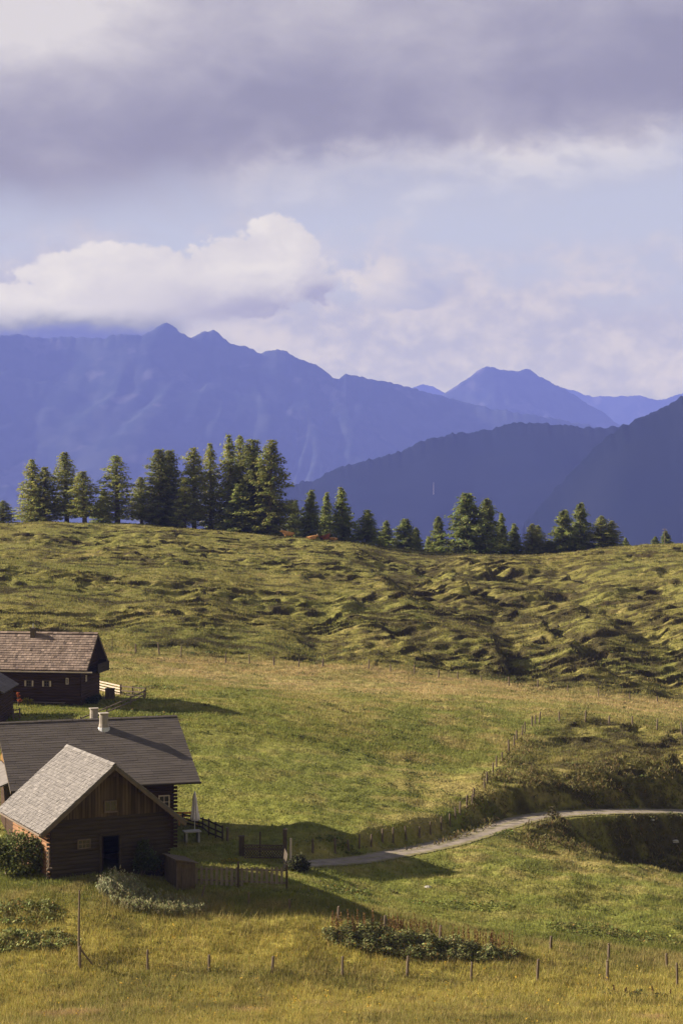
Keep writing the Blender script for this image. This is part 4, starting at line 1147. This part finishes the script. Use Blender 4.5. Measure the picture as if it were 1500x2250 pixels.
PR = dict(
 spruce=[conifer(101, 11, 2.3, 0.95, 'spruce_tree', 0.04, 12, (0.090, 0.105, 0.042)), conifer(102, 11, 2.1, 1.1, 'spruce_tree', 0.03, 12, (0.095, 0.112, 0.044)), conifer(103, 11, 2.5, 0.85, 'spruce_tree', 0.05, 13, (0.080, 0.096, 0.041))],
 larch=[conifer(111, 15, 2.6, 0.85, 'larch_tree', 0.05, 9, (0.112, 0.120, 0.048)), conifer(112, 15, 2.3, 0.7, 'larch_tree', 0.16, 9, (0.118, 0.127, 0.050)), conifer(113, 15, 2.8, 0.95, 'larch_tree', 0.06, 9, (0.106, 0.115, 0.047)), conifer(114, 15, 2.7, 0.75, 'larch_tree', 0.09, 7, (0.110, 0.120, 0.046))],
 dense=[conifer(121, 16, 2.8, 0.62, 'spruce_tree', 0.02, 12, (0.078, 0.086, 0.036)), conifer(122, 16, 2.7, 0.72, 'spruce_tree', 0.04, 11, (0.090, 0.098, 0.038))],
)
RAD = {'spruce': 2.3, 'larch': 2.6, 'dense': 2.8}
used = set()
TREES = [  # column, top row, half width in photo pixels, kind, distance, label
 (6,1098,20,'larch',331,'half hidden small larch at the very end of the ridge clump, beyond the twin larches'),
 (74,1007,25,'larch',326,'taller of the twin larches at the hut end of the ridge'),
 (98,1024,26,'larch',325,'shorter fuller twin larch leaning into its taller neighbour'),
 (148,993,27,'larch',327,'tall cone-shaped larch just past the twin larches'),
 (187,1035,25,'larch',322,'thin larch with bare trunk between the twins and the gap'),
 (223,1072,19,'spruce',336,'small bluish spruce filling the gap beside the lone larch'),
 (259,1000,32,'larch',325,'lone larch with uneven spreading boughs on the ridge top'),
 (312,1048,20,'larch',329,'short larch tucked against the double-topped pair'),
 (351,984,28,'dense',326,'first tree of the double-topped pair, slightly taller'),
 (374,986,25,'dense',328,'second tree of the double-topped pair, slightly shorter'),
 (406,1050,20,'larch',323,'low pale larch growing under the tall slender ones'),
 (427,983,27,'larch',326,'slender larch just after the double-topped pair'),
 (464,971,24,'larch',328,'pale thin larch before the tallest ridge tree'),
 (508,949,23,'larch',326,'tallest tree of the ridge, thin with bare lower trunk'),
 (529,955,22,'larch',329,'slim larch close behind the tallest ridge tree'),
 (553,962,30,'dense',324,'broad spruce in the dark clump beside the tallest tree'),
 (590,965,36,'dense',321,'darkest widest spruce closing the big clump near the cows'),
 (570,1020,34,'dense',327,'middle spruce buried inside the big dark clump'),
 (532,1060,26,'spruce',322,'lower spruce at the foot of the big dark clump'),
 (645,1096,16,'spruce',340,'bluish spruce right behind the first cow'),
 (678,1072,21,'spruce',328,'full green spruce behind the resting cows'),
 (715,1077,17,'spruce',332,'narrow spruce behind the dark-faced cow'),
 (755,1066,23,'spruce',327,'tallest spruce just past the cows'),
 (807,1117,24,'spruce',323,'stout bushy spruce after the one past the cows'),
 (844,1141,16,'spruce',334,'small bluish spruce beside the stout bushy one'),
 (888,1138,18,'spruce',330,'cone-shaped small spruce before the low saddle'),
 (914,1157,11,'spruce',334,'little spruce in the low saddle of the ridge'),
 (963,1132,15,'spruce',327,'narrow solitary spruce standing in the saddle'),
 (943,1178,11,'spruce',345,'tiny bluish sapling beside the narrow solitary spruce'),
 (1028,1080,32,'spruce',325,'biggest spruce of the second ridge group'),
 (1069,1091,24,'spruce',328,'pointed spruce close to the biggest of the second group'),
 (1103,1123,16,'spruce',332,'slim spruce on the far side of the pointed one'),
 (1131,1147,17,'spruce',330,'short spruce after the slim one in the second group'),
 (1166,1150,15,'larch',328,'pale leaning larch of the pair in the dip'),
 (1183,1152,17,'larch',330,'second pale larch of the pair in the dip'),
 (1206,1188,16,'larch',327,'low round larch beneath the pale pair'),
 (1237,1117,23,'spruce',327,'first tall spruce of the last ridge group'),
 (1274,1101,20,'spruce',329,'highest spruce of the last ridge group'),
 (1317,1131,24,'larch',327,'bushy larch beside the highest of the last group'),
 (1341,1143,17,'larch',329,'last larch closing the ridge group before the mast'),
 (1375,1180,6,'spruce',342,'tiny young tree between the last group and the pylon'),
 (1438,1178,7,'spruce',338,'tiny young spruce next to the pylon'),
 (1462,1165,8,'spruce',341,'slightly larger young spruce behind the pylon'),
]
rt = random.Random(5)
for px, top, hw, kind, d, lab in TREES:
    k = rt.randrange(len(PR[kind])); pr = PR[kind][k]
    x = (px - 750) / F * d; z = gz(x, d); h = CZ - (top - HZ) / F * d - z
    s = (hw / F * d * 2.1 / RAD[kind]) * rt.uniform(0.95, 1.05)
    loc, rz, sc = (x, d, z), rt.uniform(0, 6.28), (s, s * rt.uniform(0.9, 1.1), h / pr['h'])
    if (kind, k) not in used:
        used.add((kind, k)); o = pr; o.location = loc; o.rotation_euler = (0, 0, rz); o.scale = sc
    else:
        o = dup(pr, loc, rz, sc)
    tag(o, lab, 'tree', 'conifers along the ridge')
for kind in PR:
    for k, pr in enumerate(PR[kind]):
        if (kind, k) not in used:
            for ch in list(pr.children): bpy.data.objects.remove(ch)
            bpy.data.objects.remove(pr)
for o in COL.objects:
    if 'h' in o: del o['h']
# dead little tree on the hill slope
p = gpx(246, 1432, 190, 225)
t = empty('young_tree', p); tag(t, 'thin dry sapling standing on the pasture behind the tiled house', 'tree')
mb = MB(); mb.tube([(0, 0, -0.3), (0.05, 0, 0.9), (0.0, 0, 1.8)], [0.06, 0.045, 0.012], 6); mb.build('trunk', M['bark'], t)
r = np.random.default_rng(77); q = r.normal(0, 1, (90, 3)) * [0.3, 0.3, 0.4] + [0, 0, 1.25]
V, Fc = leaf_cloud(q, 0.1, r); fast_mesh('crown', V, Fc, M['leaf'], tints(90, (0.11, 0.09, 0.03), r), t)

# ---------------------------------------------------------------- cows
def cow(px, py, rz, label, coat, head_up=0.35, scale=1.0, stand=False, dz=0.0):
    p = gpx(px, py, 296, 319.5)
    V, R, Ed = [], [], []
    def add(co, ra, parent=None):
        V.append(co); R.append(ra)
        if parent is not None: Ed.append((parent, len(V) - 1))
        return len(V) - 1
    zb = 0.95 if stand else 0.42
    hip = add((-0.55, 0, zb), (0.36, 0.34)); mid = add((0, 0, zb - 0.03), (0.40, 0.40), hip); sh = add((0.55, 0, zb + 0.02), (0.33, 0.36), mid)
    nk = add((0.95, 0, zb + 0.12 + head_up * 0.5), (0.19, 0.23), sh); hd = add((1.22, 0.02, zb + 0.1 + head_up), (0.15, 0.16), nk); mz = add((1.52, 0.03, zb - 0.05 + head_up), (0.09, 0.10), hd)
    add((1.22, 0.24, zb + 0.16 + head_up), (0.05, 0.03), hd); add((1.22, -0.2, zb + 0.16 + head_up), (0.05, 0.03), hd)
    for s in (-1, 1):
        if stand:
            for x0, par in ((-0.6, hip), (0.6, sh)):
                k = add((x0, s * 0.2, zb - 0.42), (0.10, 0.10), par); f = add((x0 + 0.02, s * 0.2, 0.05), (0.06, 0.06), k)
        else:
            k = add((-0.2, s * 0.42, 0.22), (0.12, 0.10), hip); add((-0.55, s * 0.46, 0.09), (0.07, 0.07), k)
            k = add((0.75, s * 0.32, 0.16), (0.09, 0.09), sh); add((0.45, s * 0.36, 0.08), (0.06, 0.06), k)
    add((-0.98, 0.03, zb + 0.1), (0.05, 0.05), hip); add((-1.02, 0.06, zb - 0.3), (0.03, 0.03), len(V) - 1)
    me = bpy.data.meshes.new('cow'); me.from_pydata(V, Ed, []); me.materials.append(coat)
    root = empty('cow', (p[0], p[1], p[2] + dz), rz); root.scale = (scale,) * 3; tag(root, label, 'cow', 'cows resting on the ridge')
    o = bpy.data.objects.new('body', me); link(o); o.parent = root
    m = o.modifiers.new('Skin', 'SKIN'); o.modifiers.new('Sub', 'SUBSURF').render_levels = 2
    sk = me.skin_vertices[0].data
    for i, ra in enumerate(R): sk[i].radius = ra; sk[i].use_root = (i == 0)
    for s in (-1, 1):
        mb = MB(); z = zb + 0.24 + head_up
        mb.tube([(1.22, s * 0.09, z - 0.04), (1.22, s * 0.26, z + 0.1), (1.26, s * 0.3, z + 0.32)], [0.035, 0.028, 0.008], 6); mb.build('horn', M['horn'], root)
cow(634, 1181, math.radians(190), 'orange-brown cow with raised horns standing nearest the dark clump of trees', M['cow'], 0.35, 1.0, True, -0.3)
cow(684, 1186, math.radians(15), 'small orange cow lying flat with its head up', M['cow'], 0.3, 0.85)
cow(711, 1187, math.radians(40), 'reddish brown cow with a dark face lying between its neighbours', M['darkcow'], 0.42, 1.05)
cow(733, 1188, math.radians(160), 'pale orange cow lying low at the end of the resting group', M['cow'], 0.1, 0.75)

# ---------------------------------------------------------------- mountains
def rock_mat(name, forest, forest2, rockc, thr, sc):
    m, nt = newmat(name); N = nt.nodes.new
    out = N('ShaderNodeOutputMaterial'); bs = N('ShaderNodeBsdfPrincipled'); bs.inputs['Roughness'].default_value = 1; bs.inputs['Specular IOR Level'].default_value = 0
    tc = N('ShaderNodeTexCoord')
    def nz(s, d=6):
        k = N('ShaderNodeTexNoise'); k.inputs['Scale'].default_value = s; k.inputs['Detail'].default_value = d; _lk(nt, tc.outputs['Object'], k.inputs['Vector']); return k.outputs['Fac']
    def mr(s, a, b):
        k = N('ShaderNodeMapRange'); k.interpolation_type = 'SMOOTHSTEP'; k.inputs[1].default_value = a; k.inputs[2].default_value = b; _lk(nt, s, k.inputs[0]); return k.outputs[0]
    def mix(f, a, b):
        k = N('ShaderNodeMix'); k.data_type = 'RGBA'; _lk(nt, f, k.inputs['Factor'])
        for s, v in (('A', a), ('B', b)):
            if isinstance(v, tuple): k.inputs[s].default_value = (*v, 1)
            else: _lk(nt, v, k.inputs[s])
        return k.outputs['Result']
    c = mix(mr(nz(sc), 0.4, 0.6), forest, forest2)
    c = mix(mr(nz(sc * 0.55, 8), thr, thr + 0.1), c, rockc)
    _lk(nt, c, bs.inputs['Base Color']); _lk(nt, bs.outputs[0], out.inputs['Surface'])
    return m

def mountain(name, D, line, foot, material, slope=0.62, amp=140, wl=700, seed=0, extend=3000, rag=6):
    pts = np.array([P(px, py, D) for px, py in line])
    xs = np.arange(pts[0, 0], pts[-1, 0], D * 0.0011)
    cz = np.interp(xs, pts[:, 0], pts[:, 2])
    k = np.array([1, 2, 1]) / 4.0
    cz = np.convolve(np.pad(cz, 1, 'edge'), k, 'valid') + rag * D / 9000 * perlin(xs / (D * 0.004), xs * 0, seed) + rag * 0.6 * D / 9000 * perlin(xs / (D * 0.0016), xs * 0, seed + 1)
    # shoulders falling away at both ends so that the range closes
    t = np.concatenate([np.geomspace(D * 0.002, 1, 46)[::-1] * 0, []])
    H = np.max(cz) - foot
    run = H / slope * 1.25
    s = np.concatenate([-np.linspace(0, 1, 60)[::-1][:-1] ** 1.35, [0], np.linspace(0, 1, 26)[1:] ** 1.2]) * run
    X, S = np.meshgrid(xs, s)
    A = np.abs(S)
    kw = np.hanning(41); kw /= kw.sum()
    cs = np.convolve(np.pad(cz, 20, 'edge'), kw, 'valid')
    g = np.clip(A / (run * 0.035), 0, 1); g = g * g * (3 - 2 * g)
    C = cz[None] * (1 - g) + cs[None] * g
    yb = D + 0.06 * D * 0.3 * perlin(xs / (D * 0.07), xs * 0, seed + 5)
    Y = yb[None] + S
    prof = np.where(A < run * 0.35, A * slope * 1.15, run * 0.35 * slope * 1.15 + (A - run * 0.35) * slope * 0.85)
    Z = C - prof
    WX, WS = X + wl * 0.7 * perlin(X / (wl * 1.6), S / (wl * 1.6), seed + 11), S + wl * 0.7 * perlin(X / (wl * 1.6), S / (wl * 1.6), seed + 12)
    soft = lambda v: np.sqrt(v * v + 0.012)
    sp = 1 - soft(perlin(WX / wl + 0.35 * WS / wl, WS / (wl * 1.7), seed + 7)) * 2
    sp2 = 1 - soft(perlin(WX / (wl * 0.36) - 0.3 * WS / wl, WS / (wl * 0.5), seed + 8)) * 2
    grow = np.clip(A / (run * 0.3), 0, 1)
    r3 = 1 - soft(fbm(WX / (wl * 0.45), WS / (wl * 0.45), 4, seed + 20)) * 2
    Z = Z - np.clip(A / (run * 0.08), 0, 1) * amp * 0.75 * (1 - r3)
    Z = Z - grow * amp * ((1 - sp) * 0.30 + (1 - sp2) * 0.35) - np.clip(A / (run * 0.05), 0, 1) * amp * 0.3 * (1 + fbm(X / (wl * .3), S / (wl * .3), 4, seed + 9))
    Z = np.maximum(Z, foot)
    n, m = X.shape
    i = np.arange(n - 1)[:, None] * m + np.arange(m - 1)[None, :]
    o = fast_mesh(name, np.stack([X, Y, Z], -1).reshape(-1, 3), np.stack([i, i + 1, i + m + 1, i + m], -1).reshape(-1, 4), material, smooth=True)
    tag(o, kind='structure')
FOOT = -430
MR1 = rock_mat('far_rock', (0.018, 0.026, 0.022), (0.038, 0.045, 0.037), (0.085, 0.083, 0.08), 0.575, 0.009)
MR4 = rock_mat('wooded_slope', (0.004, 0.006, 0.009), (0.007, 0.009, 0.011), (0.05, 0.05, 0.04), 0.63, 0.004)
mountain('mountain_range', 9000, [(-900,800),(-500,720),(-250,742),(-100,738),(0,740),(40,735),(90,742),(150,739),(220,744),(270,736),(320,738),(345,722),(358,712),(372,708),(398,732),(418,743),(436,734),(450,727),(464,724),(478,729),(488,737),(502,753),(520,759),(545,763),(565,772),(575,778),(590,771),(605,769),(632,772),(645,786),(665,792),(690,801),(712,815),(728,830),(736,836),(752,828),(770,825),(795,830),(820,836),(850,840),(900,850),(940,862),(985,872),(1050,890),(1120,905),(1200,918),(1300,936),(1400,965),(1600,1010),(2000,1060),(2500,1100)], FOOT, MR1, 0.6, 95, 800, 61, rag=8)
mountain('peak_mountain', 11500, [(200,1000),(600,900),(900,880),(970,868),(1000,849),(1030,829),(1048,815),(1062,808),(1075,806),(1088,810),(1100,814),(1122,815),(1142,814),(1156,811),(1166,815),(1180,825),(1200,835),(1225,847),(1260,866),(1290,888),(1320,903),(1345,922),(1365,938),(1450,975),(1700,1030),(2100,1090)], FOOT, MR1, 0.6, 130, 900, 62)
mountain('distant_mountain', 15500, [(-200,960),(500,900),(800,868),(905,850),(930,843),(950,847),(990,865),(1100,880),(1200,860),(1240,851),(1270,860),(1300,872),(1350,871),(1400,872),(1440,880),(1470,874),(1500,862),(1560,840),(1700,820),(2200,880)], FOOT, MR1, 0.6, 150, 1000, 63)
mountain('wooded_mountain', 4300, [(300,1180),(450,1130),(560,1095),(630,1068),(700,1052),(712,1040),(730,1031),(780,1020),(840,1004),(890,987),(915,972),(940,964),(1000,951),(1060,946),(1090,938),(1120,931),(1150,928),(1190,930),(1240,937),(1300,941),(1370,938),(1450,950),(1600,985),(1800,1010),(2200,1050)], FOOT, MR4, 0.5, 26, 520, 64, rag=11)
mountain('wooded_slope', 3400, [(1150,1150),(1250,1040),(1320,968),(1365,936),(1400,920),(1440,902),(1470,888),(1500,870),(1560,840),(1640,800),(1800,760),(2200,740)], FOOT, MR4, 0.5, 26, 520, 65, rag=11)

# masts: one slim red-white mast on the wooded mountain's near foothill, one pylon behind the ridge
def gx(px, py, d): return P(px, py, d)
bpy.context.view_layer.update()
wm = bpy.data.objects['wooded_mountain']
ok, q, _, _ = wm.ray_cast(Vector((0, 0, CZ)), Vector(P(952, 1086, 1)) - Vector((0, 0, CZ)), distance=9000)
if not ok: q = Vector(P(952, 1086, 3600))
hm_ = 27 / F * q.y
t = empty('radio_mast', q); tag(t, 'thin pale mast standing far off on the dark wooded mountain', 'mast')
mb = MB(); mb.tube([(0, 0, -3), (0, 0, hm_ * 0.6), (0, 0, hm_)], [0.8, 0.6, 0.3], 6); mb.build('shaft', M['mast'], t)
q = gx(1459, 1199, 336); zg = gz(q[0], q[1]); top = gx(1459, 1160, 336)[2]
t = empty('power_pole', (q[0], q[1], zg)); tag(t, 'slim grey pole with crossarms just behind the ridge grass', 'power pole')
mb = MB(); mb.tube([(0, 0, -1), (0, 0, top - zg)], [0.07, 0.05], 6); mb.build('pole', M['greywood'], t)
for dz in (0.25, 0.75):
    mb = MB(); mb.box((0, 0, top - zg - dz), (0.9, 0.07, 0.07)); mb.build('crossarm', M['palewood'], t)

# ---------------------------------------------------------------- haze
HAZE_TOP = 1120
HAZE_D, HAZE_END = 0.000105, 17500.0
mb = MB(); mb.box((0, (HAZE_END - 400) / 2, (HAZE_TOP - 445) / 2), (26000, HAZE_END + 400, HAZE_TOP + 445))
m, nt = newmat('haze_air'); out = nt.nodes.new('ShaderNodeOutputMaterial'); pv = nt.nodes.new('ShaderNodeVolumePrincipled')
pv.inputs['Color'].default_value = (0.172, 0.222, 0.65, 1); pv.inputs['Density'].default_value = HAZE_D; pv.inputs['Anisotropy'].default_value = 0.0
_lk(nt, pv.outputs[0], out.inputs['Volume'])
hz = mb.build('haze', m); tag(hz, kind='stuff')

# ---------------------------------------------------------------- sky
def build_world():
    w = bpy.data.worlds.new('World'); SC.world = w; w.use_nodes = True
    nt = w.node_tree; nt.nodes.clear(); N = nt.nodes.new
    def V(x): return x
    def mth(op, *a, clamp=False):
        k = N('ShaderNodeMath'); k.operation = op; k.use_clamp = clamp
        for i, v in enumerate(a):
            if isinstance(v, (int, float)): k.inputs[i].default_value = v
            else: _lk(nt, v, k.inputs[i])
        return k.outputs[0]
    def ss(a, b, x):
        k = N('ShaderNodeMapRange'); k.interpolation_type = 'SMOOTHSTEP'
        lo, hi, f, t = (a, b, 0.0, 1.0) if a < b else (b, a, 1.0, 0.0)
        k.inputs[1].default_value = lo; k.inputs[2].default_value = hi; k.inputs[3].default_value = f; k.inputs[4].default_value = t
        _lk(nt, x, k.inputs[0]); return k.outputs[0]
    def mix(f, a, b):
        k = N('ShaderNodeMix'); k.data_type = 'RGBA'
        if isinstance(f, (int, float)): k.inputs['Factor'].default_value = f
        else: _lk(nt, f, k.inputs['Factor'])
        for s, v in (('A', a), ('B', b)):
            if isinstance(v, tuple): k.inputs[s].default_value = (*v, 1)
            else: _lk(nt, v, k.inputs[s])
        return k.outputs['Result']
    tc = N('ShaderNodeTexCoord'); sx = N('ShaderNodeSeparateXYZ'); _lk(nt, tc.outputs['Generated'], sx.inputs[0])
    az = mth('ARCTAN2', sx.outputs[0], sx.outputs[1]); el = mth('ARCSINE', sx.outputs[2])
    X = mth('MULTIPLY_ADD', az, 4.0, 0.75); Y = mth('MULTIPLY_ADD', el, -4.0, 1.08)     # one unit is about 14 degrees
    def noise(scx, scy, detail=6, rough=0.55, off=0.0, dist=0.0):
        c = N('ShaderNodeCombineXYZ'); _lk(nt, mth('MULTIPLY_ADD', X, scx, off), c.inputs[0]); _lk(nt, mth('MULTIPLY', Y, scy), c.inputs[1]); c.inputs[2].default_value = off * 3.1
        k = N('ShaderNodeTexNoise'); k.inputs['Scale'].default_value = 1; k.inputs['Detail'].default_value = detail; k.inputs['Roughness'].default_value = rough; k.inputs['Distortion'].default_value = dist
        _lk(nt, c.outputs[0], k.inputs['Vector']); return mth('MULTIPLY', mth('SUBTRACT', k.outputs['Fac'], 0.5), 1.9)
    def bell(x, c, s):
        q = mth('DIVIDE', mth('SUBTRACT', x, c), s); return mth('EXPONENT', mth('MULTIPLY', mth('MULTIPLY', q, q), -1.0))
    def blob(cx, cy, rx, ry):
        a = mth('DIVIDE', mth('SUBTRACT', X, cx), rx); b = mth('DIVIDE', mth('SUBTRACT', Y, cy), ry)
        return mth('SUBTRACT', 1.0, mth('ADD', mth('MULTIPLY', a, a), mth('MULTIPLY', b, b)))
    sky = N('ShaderNodeTexSky'); sky.sky_type = 'NISHITA'; sky.sun_disc = False
    sky.sun_elevation = SUN_EL; sky.sun_rotation = math.radians(-90) + SUN_BACK; sky.air_density = 1.0; sky.dust_density = 1.0
    K = SKYK
    def C(r, g, b): return (r * K, g * K, b * K)
    nA, nB, nC, nD = noise(1.3, 3.2, 5, 0.5, 1.7), noise(3.5, 6.0, 6, 0.55, 4.1, 0.4), noise(9, 13, 7, 0.6, 7.3, 0.3), noise(22, 26, 6, 0.6, 2.2)
    # thin bright air between the clouds
    vis = ss(0.55, 0.2, el)
    c = mix(mth('MULTIPLY', vis, 0.96), sky.outputs[0], C(0.475, 0.495, 0.63))
    # low mottled cloud field
    mC = ss(0.50, 0.68, mth('ADD', Y, mth('ADD', mth('MULTIPLY', nB, 0.22), mth('MULTIPLY', nC, 0.08))))
    cC = mix(ss(-0.22, 0.26, mth('ADD', mth('MULTIPLY', nC, 0.6), mth('ADD', mth('MULTIPLY', nD, 0.3), mth('MULTIPLY', nB, 0.45)))), C(0.43, 0.43, 0.565), C(0.62, 0.57, 0.61))
    c = mix(mth('MULTIPLY', mC, 0.85), c, cC)
    # high grey stratus with a lit fringe
    Xc = mth('MINIMUM', mth('MAXIMUM', X, -0.6), 2.2)
    bnd = mth('ADD', mth('MULTIPLY_ADD', Xc, -0.10, 0.475), mth('ADD', mth('MULTIPLY', nA, 0.10), mth('MULTIPLY', nB, 0.10)))
    dy = mth('SUBTRACT', Y, bnd)
    mA = mth('MULTIPLY', ss(0.12, -0.10, dy), ss(0.75, 0.35, el))
    yb = mth('MULTIPLY_ADD', Xc, -0.095, 0.335)
    dark = mth('EXPONENT', mth('MULTIPLY', mth('POWER', mth('ABSOLUTE', mth('DIVIDE', mth('SUBTRACT', mth('ADD', Y, mth('MULTIPLY', nA, 0.07)), yb), 0.17)), 2.0), -1.0))
    lit = mth('SUBTRACT', 0.60, mth('MULTIPLY', dark, 0.52))
    lit = mth('ADD', lit, mth('MULTIPLY', ss(0.55, 0.0, mth('SQRT', mth('ADD', mth('POWER', X, 2.0), mth('POWER', mth('MULTIPLY', Y, 1.5), 2.0)))), 0.75))
    lit = mth('ADD', lit, mth('MULTIPLY', mth('MULTIPLY', bell(mth('ADD', dy, mth('MULTIPLY', nC, 0.10)), -0.01, 0.055), ss(0.25, 0.7, X)), 0.52))
    lit = mth('SUBTRACT', lit, mth('MULTIPLY', mth('MULTIPLY', ss(0.9, 1.4, X), bell(Y, 0.17, 0.13)), 0.22))
    lit = mth('ADD', lit, mth('ADD', mth('MULTIPLY', nA, 0.40), mth('ADD', mth('MULTIPLY', nB, 0.55), mth('MULTIPLY', nC, 0.22))), clamp=True)
    cA = mix(lit, C(0.28, 0.275, 0.40), mix(lit, C(0.43, 0.415, 0.53), C(0.67, 0.635, 0.66)))
    c = mix(mA, c, cA)
    c = mix(mth('MULTIPLY', ss(0.35, 0.85, el), 0.75), c, C(0.30, 0.265, 0.235))  # unseen overhead grey, added to dim and warm the fill light
    # heaped cloud over the big mountain and its smaller neighbour
    wob = mth('ADD', mth('MULTIPLY', nB, 0.8), mth('ADD', mth('MULTIPLY', nC, 1.0), mth('MULTIPLY', nD, 0.5)))
    fB = mth('MAXIMUM', blob(0.40, 0.625, 0.36, 0.085), mth('MAXIMUM', blob(0.61, 0.575, 0.085, 0.095), mth('MAXIMUM', blob(0.10, 0.70, 0.34, 0.075), blob(0.53, 0.575, 0.11, 0.06))))
    mB = ss(-0.05, 0.20, mth('ADD', fB, wob))
    under = mth('ADD', mth('MULTIPLY', ss(0.60, 0.685, mth('ADD', Y, mth('MULTIPLY', nC, 0.10))), ss(0.12, 0.62, X)), mth('MULTIPLY', ss(0.64, 0.70, X), 0.35), clamp=True)
    br = mth('SUBTRACT', mth('ADD', 0.80, mth('ADD', mth('MULTIPLY', nC, 0.45), mth('MULTIPLY', nB, 0.3))), mth('MULTIPLY', under, 0.8), clamp=True)
    c = mix(mB, c, mix(br, C(0.36, 0.36, 0.52), C(0.76, 0.715, 0.70)))
    fE = mth('MAXIMUM', blob(0.84, 0.625, 0.10, 0.055), blob(0.92, 0.645, 0.07, 0.035))
    mE = mth('MULTIPLY', ss(-0.15, 0.5, mth('ADD', fE, mth('MULTIPLY', wob, 1.5))), 0.85)
    bE = mth('ADD', mth('SUBTRACT', 0.95, mth('MULTIPLY', ss(0.80, 0.94, X), 0.75)), mth('MULTIPLY', nC, 0.8), clamp=True)
    bE = mth('MULTIPLY', bE, ss(0.70, 0.62, Y))
    c = mix(mE, c, mix(bE, C(0.40, 0.42, 0.58), C(0.70, 0.64, 0.64)))
    # the cloud's shaded base where it sits on the summit
    base = mth('MULTIPLY', ss(0.672, 0.742, mth('ADD', Y, mth('ADD', mth('MULTIPLY', nC, 0.04), mth('MULTIPLY', nB, 0.03)))), ss(0.43, 0.36, X))
    c = mix(mth('MULTIPLY', base, 0.97), c, C(0.148, 0.185, 0.375))
    # the sky stands behind the valley haze: lift it by what the air takes away
    path = mth('MINIMUM', mth('DIVIDE', HAZE_TOP - CZ, mth('MAXIMUM', sx.outputs[2], 0.01)), HAZE_END)
    T = mth('EXPONENT', mth('MULTIPLY', path, -HAZE_D))
    air = mth('SUBTRACT', 1.0, T)
    def vec(op, a, b):
        k = N('ShaderNodeVectorMath'); k.operation = op
        for i, v in enumerate((a, b)):
            if isinstance(v, tuple): k.inputs[i].default_value = v
            else: _lk(nt, v, k.inputs[i])
        return k.outputs[0]
    sc_ = N('ShaderNodeVectorMath'); sc_.operation = 'SCALE'; sc_.inputs[0].default_value = C(*AIRC); _lk(nt, air, sc_.inputs['Scale'])
    cut = vec('MAXIMUM', vec('SUBTRACT', c, sc_.outputs[0]), (0, 0, 0))
    sc2 = N('ShaderNodeVectorMath'); sc2.operation = 'SCALE'; _lk(nt, cut, sc2.inputs[0]); _lk(nt, mth('DIVIDE', 1.0, T), sc2.inputs['Scale'])
    c = sc2.outputs[0]
    bg = N('ShaderNodeBackground'); bg.inputs['Strength'].default_value = SKYS
    out = N('ShaderNodeOutputWorld'); _lk(nt, c, bg.inputs['Color']); _lk(nt, bg.outputs[0], out.inputs['Surface'])
    w.cycles.sampling_method = 'MANUAL'; w.cycles.sample_map_resolution = 512

EXPO = 2.0
AIRC = (0.19, 0.24, 0.66)
SKYS = 0.05
SKYK = 1.0 / SKYS / 2 ** EXPO          # cloud colours above are given as they show after the exposure
build_world()

sd = Vector((-math.cos(SUN_BACK) * math.cos(SUN_EL), math.sin(SUN_BACK) * math.cos(SUN_EL), math.sin(SUN_EL)))
L = bpy.data.lights.new('sun', 'SUN'); L.energy = 4.9; L.angle = math.radians(0.5); L.color = (1.0, 0.87, 0.70)
so = bpy.data.objects.new('sun', L); link(so); so.rotation_euler = (-sd).to_track_quat('-Z', 'Y').to_euler(); so.location = (-60, 60, 90)

# ---------------------------------------------------------------- camera and render settings
cam = bpy.data.cameras.new('camera'); cam.lens = 36 * F / 2250; cam.sensor_width = 36; cam.sensor_fit = 'AUTO'
cam.shift_y = -(1125 - HZ) / 2250; cam.clip_start = 0.5; cam.clip_end = 60000
co = bpy.data.objects.new('camera', cam); link(co); co.location = (0, 0, CZ); co.rotation_euler = (math.pi / 2, 0, 0)
SC.camera = co
vs = SC.view_settings; vs.view_transform = 'Standard'; vs.look = 'None'; vs.gamma = 1; vs.exposure = EXPO; vs.use_curve_mapping = False
SC.render.engine = 'CYCLES'
cy = SC.cycles; cy.max_bounces = 5; cy.diffuse_bounces = 2; cy.glossy_bounces = 1; cy.transmission_bounces = 2; cy.volume_bounces = 1; cy.use_denoising = True
SC.render.resolution_x, SC.render.resolution_y = 682, 1024
